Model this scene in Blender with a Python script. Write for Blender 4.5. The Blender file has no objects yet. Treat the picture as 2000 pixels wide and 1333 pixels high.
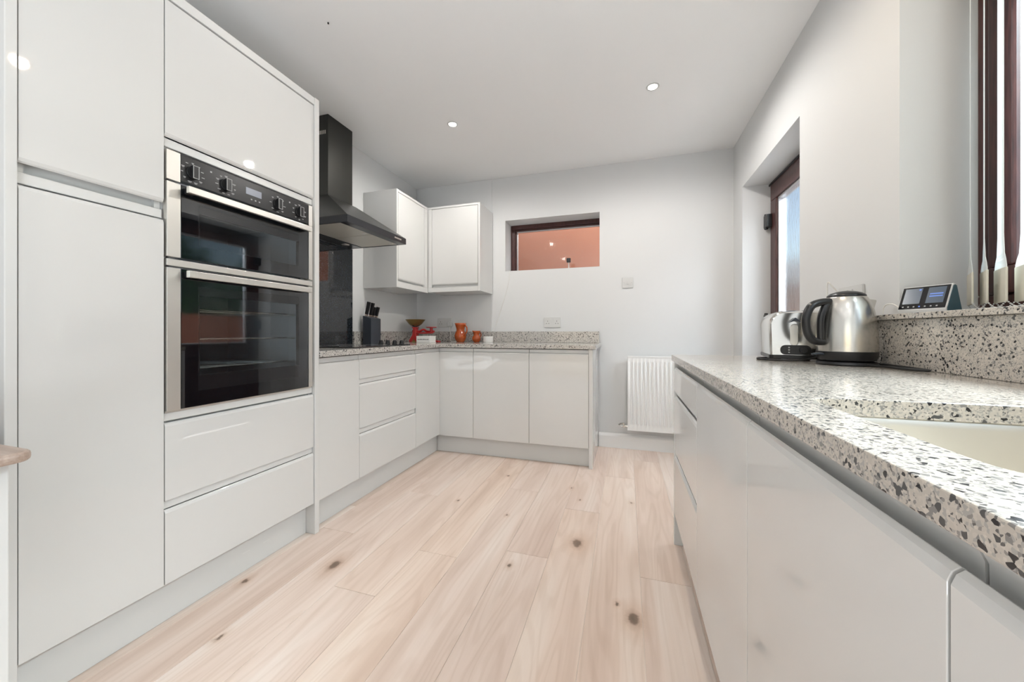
import bpy, bmesh, math, random
from mathutils import Matrix, Vector
random.seed(7)
PI = math.pi
S = bpy.context.scene
COL = S.collection

# ------------------------------------------------------------------ camera, world, lamps, exposure
F_PX = 714.6
cam_d = bpy.data.cameras.new('camera')
cam_d.sensor_width = 36.0
cam_d.lens = F_PX / 2000 * 36.0
cam_d.shift_y = -17.5 / 2000
cam_d.clip_start = 0.02
cam = bpy.data.objects.new('camera', cam_d)
COL.objects.link(cam)
cam.location = (0, 0, 1.0)
cam.rotation_euler = (PI/2, 0, math.atan(222/F_PX))
S.camera = cam

S.view_settings.view_transform = 'Standard'
S.view_settings.look = 'None'
S.view_settings.exposure = 0.2
S.view_settings.gamma = 1.0
S.view_settings.use_curve_mapping = False

W = bpy.data.worlds.new('sky'); S.world = W; W.use_nodes = True
nt = W.node_tree; nt.nodes.clear()
sky = nt.nodes.new('ShaderNodeTexSky'); sky.sky_type = 'NISHITA'
sky.sun_disc = False; sky.sun_elevation = math.radians(38); sky.sun_rotation = math.radians(200)
sky.air_density = 1.3; sky.dust_density = 1.2; sky.ozone_density = 2.0
bg = nt.nodes.new('ShaderNodeBackground'); bg.inputs['Strength'].default_value = 0.14
wo = nt.nodes.new('ShaderNodeOutputWorld')
nt.links.new(sky.outputs[0], bg.inputs[0]); nt.links.new(bg.outputs[0], wo.inputs[0])

def lamp(name, kind, loc, rot, energy, color, **kw):
    d = bpy.data.lights.new(name, kind); d.energy = energy; d.color = color
    for k, v in kw.items(): setattr(d, k, v)
    o = bpy.data.objects.new(name, d); COL.objects.link(o)
    o.location = loc; o.rotation_euler = rot
    return o
# added fill lamp, unseen behind the camera, in the invented rear wall opening
lamp('rear_fill_lamp', 'AREA', (-0.9, -2.75, 1.15), (math.radians(80), 0, 0), 5, (0.90, 0.95, 1.0), shape='RECTANGLE', size=1.75, size_y=2.1)
# daylight outside the kitchen window over the sink
lamp('daylight_sink_window', 'AREA', (1.75, 0.9, 1.75), (0, math.radians(84), 0), 30, (0.80, 0.90, 1.0), shape='RECTANGLE', size=1.4, size_y=2.6)
# overcast sky overhead outside the same window
lamp('daylight_sky_above', 'AREA', (2.3, 0.7, 3.3), (0, math.radians(42), 0), 520, (0.88, 0.94, 1.0), shape='RECTANGLE', size=1.6, size_y=2.6)
# daylight outside the small back window
lamp('daylight_back_window', 'AREA', (-0.65, 4.25, 3.0), (math.radians(-48), 0, 0), 45, (0.95, 0.97, 1.0), shape='RECTANGLE', size=1.6, size_y=.6)
# added fill lamp, unseen low behind the camera, brightens the ceiling
lamp('ceiling_fill_lamp', 'AREA', (0.1, -1.3, 0.4), (math.radians(180-8), 0, 0), 46, (0.88, 0.94, 1.0), shape='RECTANGLE', size=1.2, size_y=1.2)
# daylight outside the back door
lamp('daylight_back_door', 'AREA', (2.1, 2.7, 2.9), (0, math.radians(48), 0), 330, (0.92, 0.96, 1.0), shape='RECTANGLE', size=1.0, size_y=1.6)
lamp('sun', 'SUN', (0, -6, 8), (math.radians(20), 0, math.radians(-4)), .62, (1.0, .95, .88), angle=math.radians(2))
DOWNLIGHT_W = 2.5        # dimmed near rows
DOWNLIGHT_FAR_W = 25.0   # the lit pair over the far end
DOWNLIGHT_COL = (1.0, 0.965, 0.925)

# ------------------------------------------------------------------ materials
def mat(name, col=(.8, .8, .8), rough=.5, metal=0.0, spec=.5, coat=0.0, trans=0.0, ior=1.5, emit=None, estr=0):
    m = bpy.data.materials.new(name); m.use_nodes = True
    b = m.node_tree.nodes['Principled BSDF']
    b.inputs['Base Color'].default_value = (*col, 1)
    b.inputs['Roughness'].default_value = rough
    b.inputs['Metallic'].default_value = metal
    b.inputs['Specular IOR Level'].default_value = spec
    b.inputs['Coat Weight'].default_value = coat
    b.inputs['Transmission Weight'].default_value = trans
    b.inputs['IOR'].default_value = ior
    if emit:
        b.inputs['Emission Color'].default_value = (*emit, 1); b.inputs['Emission Strength'].default_value = estr
    return m
def N(m, t, **kw):
    n = m.node_tree.nodes.new(t)
    for k, v in kw.items():
        if k in n.inputs: n.inputs[k].default_value = v
        else: setattr(n, k, v)
    return n
def L(m, a, b): m.node_tree.links.new(a, b)
def bsdf(m): return m.node_tree.nodes['Principled BSDF']
def ramp(m, fac, stops, interp='LINEAR'):
    r = N(m, 'ShaderNodeValToRGB'); r.color_ramp.interpolation = interp
    while len(r.color_ramp.elements) < len(stops): r.color_ramp.elements.new(0.5)
    for e, (p, c) in zip(r.color_ramp.elements, stops):
        e.position = p; e.color = (*c, 1) if len(c) == 3 else c
    L(m, fac, r.inputs[0]); return r.outputs[0]
def add_bump(m, scale=200, strength=.05, dist=.001, stretch=None, detail=2):
    tc = N(m, 'ShaderNodeTexCoord'); v = tc.outputs['Object']
    if stretch:
        mp = N(m, 'ShaderNodeMapping'); mp.inputs['Scale'].default_value = stretch
        L(m, v, mp.inputs[0]); v = mp.outputs[0]
    n = N(m, 'ShaderNodeTexNoise'); n.inputs['Scale'].default_value = scale; n.inputs['Detail'].default_value = detail
    L(m, v, n.inputs['Vector'])
    b = N(m, 'ShaderNodeBump'); b.inputs['Strength'].default_value = strength; b.inputs['Distance'].default_value = dist
    L(m, n.outputs[0], b.inputs['Height']); L(m, b.outputs[0], bsdf(m).inputs['Normal'])
    return n

M = {}
M['wall'] = mat('wall_paint', (.675, .68, .678), .75, spec=.25); add_bump(M['wall'], 260, .06)
M['ceiling'] = mat('ceiling_paint', (.86, .86, .855), .85, spec=.2); add_bump(M['ceiling'], 180, .05)
M['skirting'] = mat('white_satin_paint', (.82, .82, .81), .35)
M['gloss'] = mat('grey_white_gloss_front', (.675, .672, .655), .025, spec=.75)
M['channel'] = mat('handle_channel_grey', (.68, .68, .665), .3)
M['plinth'] = mat('plinth_laminate', (.655, .655, .64), .28)
M['steel'] = mat('brushed_steel', (.76, .74, .70), .38, 1.0); add_bump(M['steel'], 60, .05, .0004, (1, .02, 1))
M['chrome'] = mat('polished_steel', (.72, .71, .68), .13, 1.0)
M['kettle_steel'] = mat('kettle_brushed_steel', (.62, .60, .56), .24, 1.0); add_bump(M['kettle_steel'], 90, .07, .0004, (.1, .1, 3))
M['sink_steel'] = mat('satin_sink_steel', (.74, .70, .62), .34, .75)
M['black_glass'] = mat('black_glass', (.008, .009, .011), .03, spec=.75)
M['splash_glass'] = mat('black_sparkle_glass', (.010, .013, .018), .04, spec=.8)
vn = N(M['splash_glass'], 'ShaderNodeTexVoronoi'); vn.inputs['Scale'].default_value = 260
L(M['splash_glass'], N(M['splash_glass'], 'ShaderNodeTexCoord').outputs['Object'], vn.inputs['Vector'])
sx = N(M['splash_glass'], 'ShaderNodeSeparateColor'); L(M['splash_glass'], vn.outputs['Color'], sx.inputs[0])
L(M['splash_glass'], ramp(M['splash_glass'], sx.outputs[0], [(0, (.010, .013, .018)), (.8, (.014, .019, .026)), (.98, (.05, .06, .075))]), bsdf(M['splash_glass']).inputs['Base Color'])
M['hood'] = mat('black_brushed_steel', (.055, .055, .05), .33, .7)
M['hood_dark'] = mat('hood_black_steel', (.05, .052, .058), .28, .5)
M['filter'] = mat('aluminium_filter', (.62, .60, .54), .45, .35)
M['black_plastic'] = mat('black_plastic', (.012, .012, .013), .3)
M['black_rubber'] = mat('black_rubber', (.016, .016, .017), .55)
M['dark_grey'] = mat('slate_grey_plastic', (.035, .042, .055), .4)
M['white_plastic'] = mat('white_plastic', (.59, .59, .58), .3)
M['cream_plastic'] = mat('warm_white_plastic', (.70, .68, .63), .4)
M['white_cable'] = mat('white_cable', (.78, .76, .72), .45)
M['upvc'] = mat('rosewood_upvc', (.052, .018, .018), .32)
nz = N(M['upvc'], 'ShaderNodeTexNoise'); nz.inputs['Scale'].default_value = 30
mp = N(M['upvc'], 'ShaderNodeMapping'); mp.inputs['Scale'].default_value = (6, 6, .4)
L(M['upvc'], N(M['upvc'], 'ShaderNodeTexCoord').outputs['Object'], mp.inputs[0]); L(M['upvc'], mp.outputs[0], nz.inputs['Vector'])
L(M['upvc'], ramp(M['upvc'], nz.outputs[0], [(.3, (.035, .012, .012)), (.7, (.085, .028, .024))]), bsdf(M['upvc']).inputs['Base Color'])
M['spacer'] = mat('silver_glazing_spacer', (.6, .6, .62), .35, .8)
M['terracotta'] = mat('glazed_terracotta', (.42, .085, .018), .14, spec=.6)
nz = N(M['terracotta'], 'ShaderNodeTexNoise'); nz.inputs['Scale'].default_value = 22
L(M['terracotta'], ramp(M['terracotta'], nz.outputs[0], [(.3, (.30, .045, .007)), (.7, (.44, .088, .015))]), bsdf(M['terracotta']).inputs['Base Color'])
M['red'] = mat('red_enamel', (.42, .025, .025), .3)
M['brass'] = mat('aged_brass', (.30, .22, .085), .35, .85)
M['iron'] = mat('dark_iron', (.03, .03, .03), .5, .5)
M['book'] = mat('white_card', (.86, .85, .82), .6)
M['print'] = mat('grey_print', (.12, .12, .12), .6)
M['legend'] = mat('pale_grey_legend', (.42, .42, .42), .5)
M['display'] = mat('lcd_grey', (.22, .23, .26), .25, emit=(.5, .55, .7), estr=.12)
M['screen'] = mat('dim_lcd_panel', (.05, .065, .085), .15, emit=(.3, .4, .55), estr=.10)
M['screen_print'] = mat('lcd_blue_print', (.05, .1, .3), .3, emit=(.10, .22, .65), estr=.6)
M['teal'] = mat('dark_teal_plastic', (.03, .075, .10), .45)
M['cavity'] = mat('oven_enamel', (.62, .63, .66), .4)
M['dish'] = mat('white_ceramic', (.85, .85, .83), .12)
M['copper'] = mat('steel_bolster', (.62, .52, .45), .25, 1.0)
M['lens'] = mat('lamp_lens', (1, 1, 1), .4, emit=(1.0, .93, .82), estr=14)
M['blind'] = mat('white_blind_fabric', (.86, .87, .86), .7)
_t = N(M['blind'], 'ShaderNodeBsdfTranslucent'); _t.inputs[0].default_value = (.85, .87, .87, 1)
_m = N(M['blind'], 'ShaderNodeMixShader'); _m.inputs[0].default_value = .45
L(M['blind'], bsdf(M['blind']).outputs[0], _m.inputs[1]); L(M['blind'], _t.outputs[0], _m.inputs[2])
L(M['blind'], _m.outputs[0], M['blind'].node_tree.nodes['Material Output'].inputs[0])
M['weight'] = mat('ivory_blind_weight', (.66, .63, .54), .5)
M['stain'] = mat('faint_ceiling_stain', (.70, .70, .68), .85)
M['oak_top'] = mat('oak_worktop', (.45, .32, .24), .35)
nz = N(M['oak_top'], 'ShaderNodeTexNoise'); nz.inputs['Scale'].default_value = 10; nz.inputs['Detail'].default_value = 5
mp = N(M['oak_top'], 'ShaderNodeMapping'); mp.inputs['Scale'].default_value = (1, 14, 14)
L(M['oak_top'], N(M['oak_top'], 'ShaderNodeTexCoord').outputs['Object'], mp.inputs[0]); L(M['oak_top'], mp.outputs[0], nz.inputs['Vector'])
L(M['oak_top'], ramp(M['oak_top'], nz.outputs[0], [(.3, (.33, .24, .19)), (.7, (.46, .36, .30))]), bsdf(M['oak_top']).inputs['Base Color'])

def quartz(name, warm, chip, base):
    m = mat(name, (.6, .6, .6), .13, spec=.55)
    tc = N(m, 'ShaderNodeTexCoord')
    nz = N(m, 'ShaderNodeTexNoise'); nz.inputs['Scale'].default_value = 150; nz.inputs['Detail'].default_value = 1
    L(m, tc.outputs['Object'], nz.inputs['Vector'])
    va = N(m, 'ShaderNodeVectorMath', operation='MULTIPLY_ADD')
    L(m, nz.outputs['Color'], va.inputs[0]); va.inputs[1].default_value = (.003,)*3; L(m, tc.outputs['Object'], va.inputs[2])
    hi = tuple(c*1.07 for c in base); hi2 = tuple(c*1.16 for c in base)
    def layer(scale, stops):
        v = N(m, 'ShaderNodeTexVoronoi'); v.inputs['Scale'].default_value = scale
        L(m, va.outputs[0], v.inputs['Vector'])
        s = N(m, 'ShaderNodeSeparateColor'); L(m, v.outputs['Color'], s.inputs[0])
        return ramp(m, s.outputs[0], stops, 'CONSTANT')
    w = warm
    c1 = layer(430, [(0, (.13, .125, .12)), (.05, (.27, .255, .24)), (.15, (.40, .38, .35)), (.34, base), (.70, hi), (.92, hi2)])
    c2 = layer(chip, [(0, (.022, .022, .025, 1)), (.040, (.085, .085, .085, 1)), (.085, (.24, .23, .22, 1)), (.12, (*hi2, 1)), (.15, (.5, .5, .5, 0))])
    v2a = [n for n in m.node_tree.nodes if n.type == 'VALTORGB'][-1]
    mx = N(m, 'ShaderNodeMix', data_type='RGBA')
    L(m, v2a.outputs['Alpha'], mx.inputs[0]); L(m, c1, mx.inputs[6]); L(m, c2, mx.inputs[7])
    L(m, mx.outputs[2], bsdf(m).inputs['Base Color'])
    return m
M['quartz'] = quartz('speckled_quartz', (1.0, 1.0, 1.0), 160, (.53, .505, .475))
M['quartz_warm_lit'] = quartz('speckled_quartz_warm_lit', (1.0, 1.0, 1.0), 225, (.52, .475, .42))  # same stone with the warm lamplight tint put into its base colour

def glass_clear(name, tint, ior=1.5):
    m = bpy.data.materials.new(name); m.use_nodes = True; t = m.node_tree; t.nodes.clear()
    o = t.nodes.new('ShaderNodeOutputMaterial'); mix = t.nodes.new('ShaderNodeMixShader')
    tr = t.nodes.new('ShaderNodeBsdfTransparent'); tr.inputs[0].default_value = (*tint, 1)
    gl = t.nodes.new('ShaderNodeBsdfGlossy'); gl.inputs['Roughness'].default_value = .015
    fr = t.nodes.new('ShaderNodeFresnel'); fr.inputs[0].default_value = ior
    ge = t.nodes.new('ShaderNodeNewGeometry'); sb = t.nodes.new('ShaderNodeMath'); sb.operation = 'SUBTRACT'; sb.inputs[0].default_value = 1.0
    ml = t.nodes.new('ShaderNodeMath'); ml.operation = 'MULTIPLY'
    t.links.new(ge.outputs['Backfacing'], sb.inputs[1]); t.links.new(fr.outputs[0], ml.inputs[0]); t.links.new(sb.outputs[0], ml.inputs[1])
    t.links.new(ml.outputs[0], mix.inputs[0]); t.links.new(tr.outputs[0], mix.inputs[1]); t.links.new(gl.outputs[0], mix.inputs[2])
    t.links.new(mix.outputs[0], o.inputs[0]); return m
M['pane'] = glass_clear('clear_pane', (.93, .96, .95))
M['oven_glass'] = glass_clear('tinted_oven_glass', (.82, .83, .85), 1.8)
def glass_obscure(name):
    m = mat(name, (.95, .97, .97), .16, trans=1.0, ior=1.22, coat=.6)
    bsdf(m).inputs['Coat Roughness'].default_value = .02; bsdf(m).inputs['Specular IOR Level'].default_value = 0
    L(m, N(m, 'ShaderNodeNewGeometry').outputs['True Normal'], bsdf(m).inputs['Coat Normal'])
    tc = N(m, 'ShaderNodeTexCoord'); mp = N(m, 'ShaderNodeMapping'); mp.inputs['Scale'].default_value = (1, 1, .28)
    L(m, tc.outputs['Object'], mp.inputs[0])
    nz = N(m, 'ShaderNodeTexNoise'); nz.inputs['Scale'].default_value = 70; nz.inputs['Detail'].default_value = 3
    L(m, mp.outputs[0], nz.inputs['Vector'])
    b = N(m, 'ShaderNodeBump'); b.inputs['Strength'].default_value = .25; b.inputs['Distance'].default_value = .004
    L(m, nz.outputs[0], b.inputs['Height']); L(m, b.outputs[0], bsdf(m).inputs['Normal'])
    return m
M['obscure'] = glass_obscure('obscure_pattern_glass')

def oak_floor():
    m = mat('pale_oak_plank', (.6, .5, .42), .36, spec=.4)
    tc = N(m, 'ShaderNodeTexCoord'); oi = N(m, 'ShaderNodeObjectInfo')
    rnd = N(m, 'ShaderNodeVectorMath', operation='SCALE'); rnd.inputs[0].default_value = (3.1, 17.0, 5.0)
    L(m, oi.outputs['Random'], rnd.inputs['Scale'])
    ad = N(m, 'ShaderNodeVectorMath', operation='ADD'); L(m, tc.outputs['Object'], ad.inputs[0]); L(m, rnd.outputs[0], ad.inputs[1])
    def mapped(sc):
        p = N(m, 'ShaderNodeMapping'); p.inputs['Scale'].default_value = sc; L(m, ad.outputs[0], p.inputs[0]); return p.outputs[0]
    # fine pores
    n1 = N(m, 'ShaderNodeTexNoise'); n1.inputs['Scale'].default_value = 1; n1.inputs['Detail'].default_value = 6; n1.inputs['Roughness'].default_value = .65
    L(m, mapped((70, 2.6, 1)), n1.inputs['Vector'])
    # broad streaks
    n2 = N(m, 'ShaderNodeTexNoise'); n2.inputs['Scale'].default_value = 1; n2.inputs['Detail'].default_value = 3
    L(m, mapped((9, .8, 1)), n2.inputs['Vector'])
    # cathedral rings
    n3 = N(m, 'ShaderNodeTexNoise'); n3.inputs['Scale'].default_value = 1; n3.inputs['Detail'].default_value = 1.5; n3.inputs['Distortion'].default_value = .4
    L(m, mapped((8, .75, 1)), n3.inputs['Vector'])
    mm = N(m, 'ShaderNodeMath', operation='MULTIPLY'); L(m, n3.outputs[0], mm.inputs[0]); mm.inputs[1].default_value = 75
    sn = N(m, 'ShaderNodeMath', operation='SINE'); L(m, mm.outputs[0], sn.inputs[0])
    wv = N(m, 'ShaderNodeMapRange'); L(m, sn.outputs[0], wv.inputs[0]); wv.inputs[1].default_value = -1; wv.inputs[2].default_value = 1
    c0 = ramp(m, n2.outputs[0], [(.30, (.655, .52, .44)), (.5, (.75, .62, .54)), (.68, (.80, .695, .625))])
    def mul(a, fac_col, f):
        x = N(m, 'ShaderNodeMix', data_type='RGBA', blend_type='MULTIPLY'); x.inputs[0].default_value = f
        L(m, a, x.inputs[6]); L(m, fac_col, x.inputs[7]); return x.outputs[2]
    c1 = mul(c0, ramp(m, n1.outputs[0], [(.35, (.86, .83, .80)), (.6, (1, 1, 1))]), .3)
    c2 = mul(c1, ramp(m, wv.outputs[0], [(.05, (.90, .87, .84)), (.5, (1, 1, 1))]), .55)
    tint = ramp(m, oi.outputs['Random'], [(0, (.95, .93, .92)), (.5, (1, 1, 1)), (1, (1.0, .97, .93))])
    c3 = mul(c2, tint, 1.0)
    # knots of the real boards: (x, y, radius)
    geo = N(m, 'ShaderNodeNewGeometry')
    kn = N(m, 'ShaderNodeTexNoise'); kn.inputs['Scale'].default_value = 42; L(m, geo.outputs['Position'], kn.inputs['Vector'])
    wob = N(m, 'ShaderNodeVectorMath', operation='MULTIPLY_ADD'); wob.inputs[1].default_value = (.022,)*3
    L(m, kn.outputs['Color'], wob.inputs[0]); L(m, geo.outputs['Position'], wob.inputs[2])
    last = None
    for (kx, ky, kr) in [(-.22, 1.744, .023), (-1.194, 1.274, .02), (.026, 1.342, .021), (-1.46, 1.084, .010), (-1.27, .86, .009), (-.475, 1.493, .008), (-.03, 1.40, .006),
                         (-.33, 2.35, .007), (-.26, 2.2, .006), (.03, 2.25, .006), (-.78, 2.42, .006), (-.95, 1.98, .006), (-.62, 1.9, .006)]:
        s = N(m, 'ShaderNodeVectorMath', operation='SUBTRACT'); L(m, wob.outputs[0], s.inputs[0]); s.inputs[1].default_value = (kx+.011, ky+.011, .011)
        sc = N(m, 'ShaderNodeVectorMath', operation='MULTIPLY'); L(m, s.outputs[0], sc.inputs[0]); sc.inputs[1].default_value = (1/kr, .62/kr, 0)
        ln = N(m, 'ShaderNodeVectorMath', operation='LENGTH'); L(m, sc.outputs[0], ln.inputs[0])
        if last is None: last = ln.outputs['Value']
        else:
            mi = N(m, 'ShaderNodeMath', operation='MINIMUM'); L(m, last, mi.inputs[0]); L(m, ln.outputs['Value'], mi.inputs[1]); last = mi.outputs[0]
    dv = N(m, 'ShaderNodeMath', operation='DIVIDE'); L(m, last, dv.inputs[0]); dv.inputs[1].default_value = 4.0
    kc = ramp(m, dv.outputs[0], [(.0, (.22, .19, .16)), (.16, (.30, .25, .21)), (.24, (.72, .64, .58)), (.42, (.92, .88, .84)), (.9, (1, 1, 1))])
    c4 = mul(c3, kc, 1.0)
    L(m, c4, bsdf(m).inputs['Base Color'])
    b = N(m, 'ShaderNodeBump'); b.inputs['Strength'].default_value = .12; b.inputs['Distance'].default_value = .0006
    L(m, n1.outputs[0], b.inputs['Height']); L(m, b.outputs[0], bsdf(m).inputs['Normal'])
    return m
M['plank'] = oak_floor()
M['subfloor'] = mat('pale_joint_filler', (.88, .80, .72), .6)
M['render'] = mat('orange_brick_wall', (.5, .2, .1), .9)
bt = N(M['render'], 'ShaderNodeTexBrick'); bt.inputs['Scale'].default_value = 4.4
bt.inputs['Color1'].default_value = (.26, .092, .048, 1); bt.inputs['Color2'].default_value = (.24, .083, .043, 1); bt.inputs['Mortar'].default_value = (.27, .13, .08, 1)
bt.inputs['Mortar Size'].default_value = .015
mp = N(M['render'], 'ShaderNodeMapping'); mp.inputs['Rotation'].default_value = (PI/2, 0, 0)
L(M['render'], N(M['render'], 'ShaderNodeTexCoord').outputs['Object'], mp.inputs[0]); L(M['render'], mp.outputs[0], bt.inputs['Vector'])
L(M['render'], bt.outputs['Color'], bsdf(M['render']).inputs['Base Color'])
M['paving'] = mat('grey_paving', (.42, .40, .38), .85)
M['leaf'] = mat('hedge_leaf', (.035, .12, .03), .55)
oi = N(M['leaf'], 'ShaderNodeTexNoise'); oi.inputs['Scale'].default_value = 5
L(M['leaf'], ramp(M['leaf'], oi.outputs[0], [(.3, (.03, .11, .04)), (.7, (.13, .30, .09))]), bsdf(M['leaf']).inputs['Base Color'])

# ------------------------------------------------------------------ mesh helpers
class B:
    def __init__(s): s.bm = bmesh.new()
    def box(s, x0, x1, y0, y1, z0, z1):
        x0, x1 = min(x0, x1), max(x0, x1); y0, y1 = min(y0, y1), max(y0, y1); z0, z1 = min(z0, z1), max(z0, z1)
        v = [s.bm.verts.new(p) for p in [(x0,y0,z0),(x1,y0,z0),(x1,y1,z0),(x0,y1,z0),(x0,y0,z1),(x1,y0,z1),(x1,y1,z1),(x0,y1,z1)]]
        for f in [(0,3,2,1),(4,5,6,7),(0,1,5,4),(1,2,6,5),(2,3,7,6),(3,0,4,7)]: s.bm.faces.new([v[i] for i in f])
        return s
    def hexa(s, pts):      # 8 points: bottom loop then top loop
        v = [s.bm.verts.new(p) for p in pts]
        for f in [(0,3,2,1),(4,5,6,7),(0,1,5,4),(1,2,6,5),(2,3,7,6),(3,0,4,7)]: s.bm.faces.new([v[i] for i in f])
        return s
    def prism(s, poly, fn, t0, t1):   # poly: 2D points; fn(a, b, t) -> 3D
        a = [s.bm.verts.new(fn(p[0], p[1], t0)) for p in poly]; b = [s.bm.verts.new(fn(p[0], p[1], t1)) for p in poly]
        n = len(poly)
        s.bm.faces.new(a[::-1]); s.bm.faces.new(b)
        for i in range(n): s.bm.faces.new([a[i], a[(i+1) % n], b[(i+1) % n], b[i]])
        return s
    def lathe(s, prof, c=(0,0,0), seg=32, cap=True):   # prof: (r, z)
        rings = []
        for r, z in prof:
            if r < 1e-6: rings.append([s.bm.verts.new((c[0], c[1], c[2]+z))])
            else: rings.append([s.bm.verts.new((c[0]+r*math.cos(2*PI*i/seg), c[1]+r*math.sin(2*PI*i/seg), c[2]+z)) for i in range(seg)])
        for a, b in zip(rings, rings[1:]):
            for i in range(seg):
                j = (i+1) % seg
                if len(a) == 1 and len(b) == 1: break
                if len(a) == 1: s.bm.faces.new([a[0], b[j], b[i]])
                elif len(b) == 1: s.bm.faces.new([a[i], a[j], b[0]])
                else: s.bm.faces.new([a[i], a[j], b[j], b[i]])
        if cap:
            for r in (rings[0], rings[-1]):
                if len(r) > 1: s.bm.faces.new(r)
        return s
    def cyl(s, p0, p1, r0, r1=None, seg=20):
        return s.tube([p0, p1], r0 if r1 is None else (r0, r1), seg, smooth=False)
    def tube(s, pts, r, seg=8, smooth=True, n=6, flat=None):
        P = [Vector(p) for p in pts]
        if smooth and len(P) > 2:
            Q = []
            for i in range(len(P)-1):
                p0 = P[max(i-1, 0)]; p1 = P[i]; p2 = P[i+1]; p3 = P[min(i+2, len(P)-1)]
                for k in range(n):
                    t = k/n
                    Q.append(.5*((2*p1)+(-p0+p2)*t+(2*p0-5*p1+4*p2-p3)*t*t+(-p0+3*p1-3*p2+p3)*t**3))
            Q.append(P[-1]); P = Q
        m = len(P); prev = None; rings = []
        for i, p in enumerate(P):
            t = (P[min(i+1, m-1)]-P[max(i-1, 0)])
            if t.length < 1e-9: t = Vector((0, 0, 1))
            t.normalize()
            if prev is None:
                up = Vector((0, 0, 1)) if abs(t.z) < .9 else Vector((1, 0, 0))
                u = t.cross(up).normalized()
            else: u = (prev - t*prev.dot(t)).normalized()
            prev = u; w = t.cross(u)
            rr = r if not isinstance(r, (tuple, list)) else (r[0]+(r[-1]-r[0])*i/(m-1) if len(r) == 2 else r[min(int(i*len(r)/m), len(r)-1)])
            fu, fw = (1, 1) if flat is None else flat
            rings.append([s.bm.verts.new(p+u*(rr*fu*math.cos(2*PI*k/seg))+w*(rr*fw*math.sin(2*PI*k/seg))) for k in range(seg)])
        for a, b in zip(rings, rings[1:]):
            for i in range(seg): s.bm.faces.new([a[i], a[(i+1) % seg], b[(i+1) % seg], b[i]])
        s.bm.faces.new(rings[0][::-1]); s.bm.faces.new(rings[-1])
        return s
    def ball(s, c, r, sub=1):
        bmesh.ops.create_icosphere(s.bm, subdivisions=sub, radius=r, matrix=Matrix.Translation(c)); return s
    def grid(s, rows):
        V = [[s.bm.verts.new(p) for p in row] for row in rows]
        for a, b in zip(V, V[1:]):
            for i in range(len(a)-1): s.bm.faces.new([a[i], a[i+1], b[i+1], b[i]])
        return s

WM = {}
def wm(o): return WM.get(o.name, Matrix.Identity(4))
def obj(name, b, m, parent=None, bevel=0, smooth=None, local=False, origin=None, seg=2):
    bm = b.bm
    if parent is not None and not local: bm.transform(wm(parent).inverted())
    if parent is None and origin is not None: bm.transform(Matrix.Translation(origin).inverted())
    bmesh.ops.recalc_face_normals(bm, faces=bm.faces[:])
    me = bpy.data.meshes.new(name); bm.to_mesh(me); bm.free()
    o = bpy.data.objects.new(name, me); COL.objects.link(o)
    me.materials.append(M[m] if isinstance(m, str) else m)
    if parent is not None:
        o.parent = parent; WM[o.name] = wm(parent).copy()
    elif origin is not None:
        o.location = origin; WM[o.name] = Matrix.Translation(origin)
    if bevel:
        mod = o.modifiers.new('bevel', 'BEVEL'); mod.width = bevel; mod.segments = seg; mod.limit_method = 'ANGLE'; mod.angle_limit = math.radians(40)
        mod.harden_normals = False
    if smooth is not None:
        me.shade_smooth() if smooth >= 180 else None
        if smooth < 180:
            me.shade_smooth()
            me.set_sharp_from_angle(angle=math.radians(smooth))
    return o
def thing(name, label, cat, loc=(0,0,0), rz=0, group=None):
    o = bpy.data.objects.new(name, None); COL.objects.link(o)
    o.empty_display_size = .05
    o.location = loc; o.rotation_euler = (0, 0, rz); o['label'] = label; o['category'] = cat
    if group: o['group'] = group
    WM[o.name] = Matrix.Translation(loc) @ Matrix.Rotation(rz, 4, 'Z')
    return o
def tag(o, label, cat, group=None):
    o['label'] = label; o['category'] = cat
    if group: o['group'] = group
    return o
def struct(name, b, m, **kw):
    o = obj(name, b, m, **kw); o['kind'] = 'structure'; return o
def copy_tree(o, loc=None, label=None, parent=None):
    c = o.copy(); COL.objects.link(c)
    if parent is not None: c.parent = parent
    if loc is not None: c.location = loc
    if label: c['label'] = label
    for ch in list(o.children): copy_tree(ch, parent=c)
    return c

# frames for the cabinet runs: u along the run, n outward from the faces, z up
XL, YB, XR = -1.47, 2.715, .2185
def fL(u, n, z): return (XL+n, u, z)
def fB(u, n, z): return (u, YB-n, z)
def fR(u, n, z): return (XR-n, u, z)
def fbox(b, f, u0, u1, n0, n1, z0, z1):
    p = f(u0, n0, z0); q = f(u1, n1, z1); return b.box(p[0], q[0], p[1], q[1], p[2], q[2])
def front(parent, name, f, u0, u1, z0, z1, grip='top', th=.02, gap=.001, m='gloss'):
    """a handleless door or drawer front with a moulded finger lip on its top or bottom edge"""
    a, c = z0+gap, z1-gap
    if grip == 'top': poly = [(-th, a), (0, a), (0, c-.012), (-.003, c-.004), (-.008, c), (-.012, c-.002), (-.012, c-.022), (-th, c-.022)]
    elif grip == 'bottom': poly = [(-th, a+.022), (-.012, a+.022), (-.012, a+.002), (-.008, a), (-.003, a+.004), (0, a+.012), (0, c), (-th, c)]
    else: poly = [(-th, a), (0, a), (0, c), (-th, c)]
    return obj(name, B().prism(poly, lambda p, q, t: f(t, p, q), u0+gap, u1-gap), m, parent, bevel=.0006)

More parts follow.
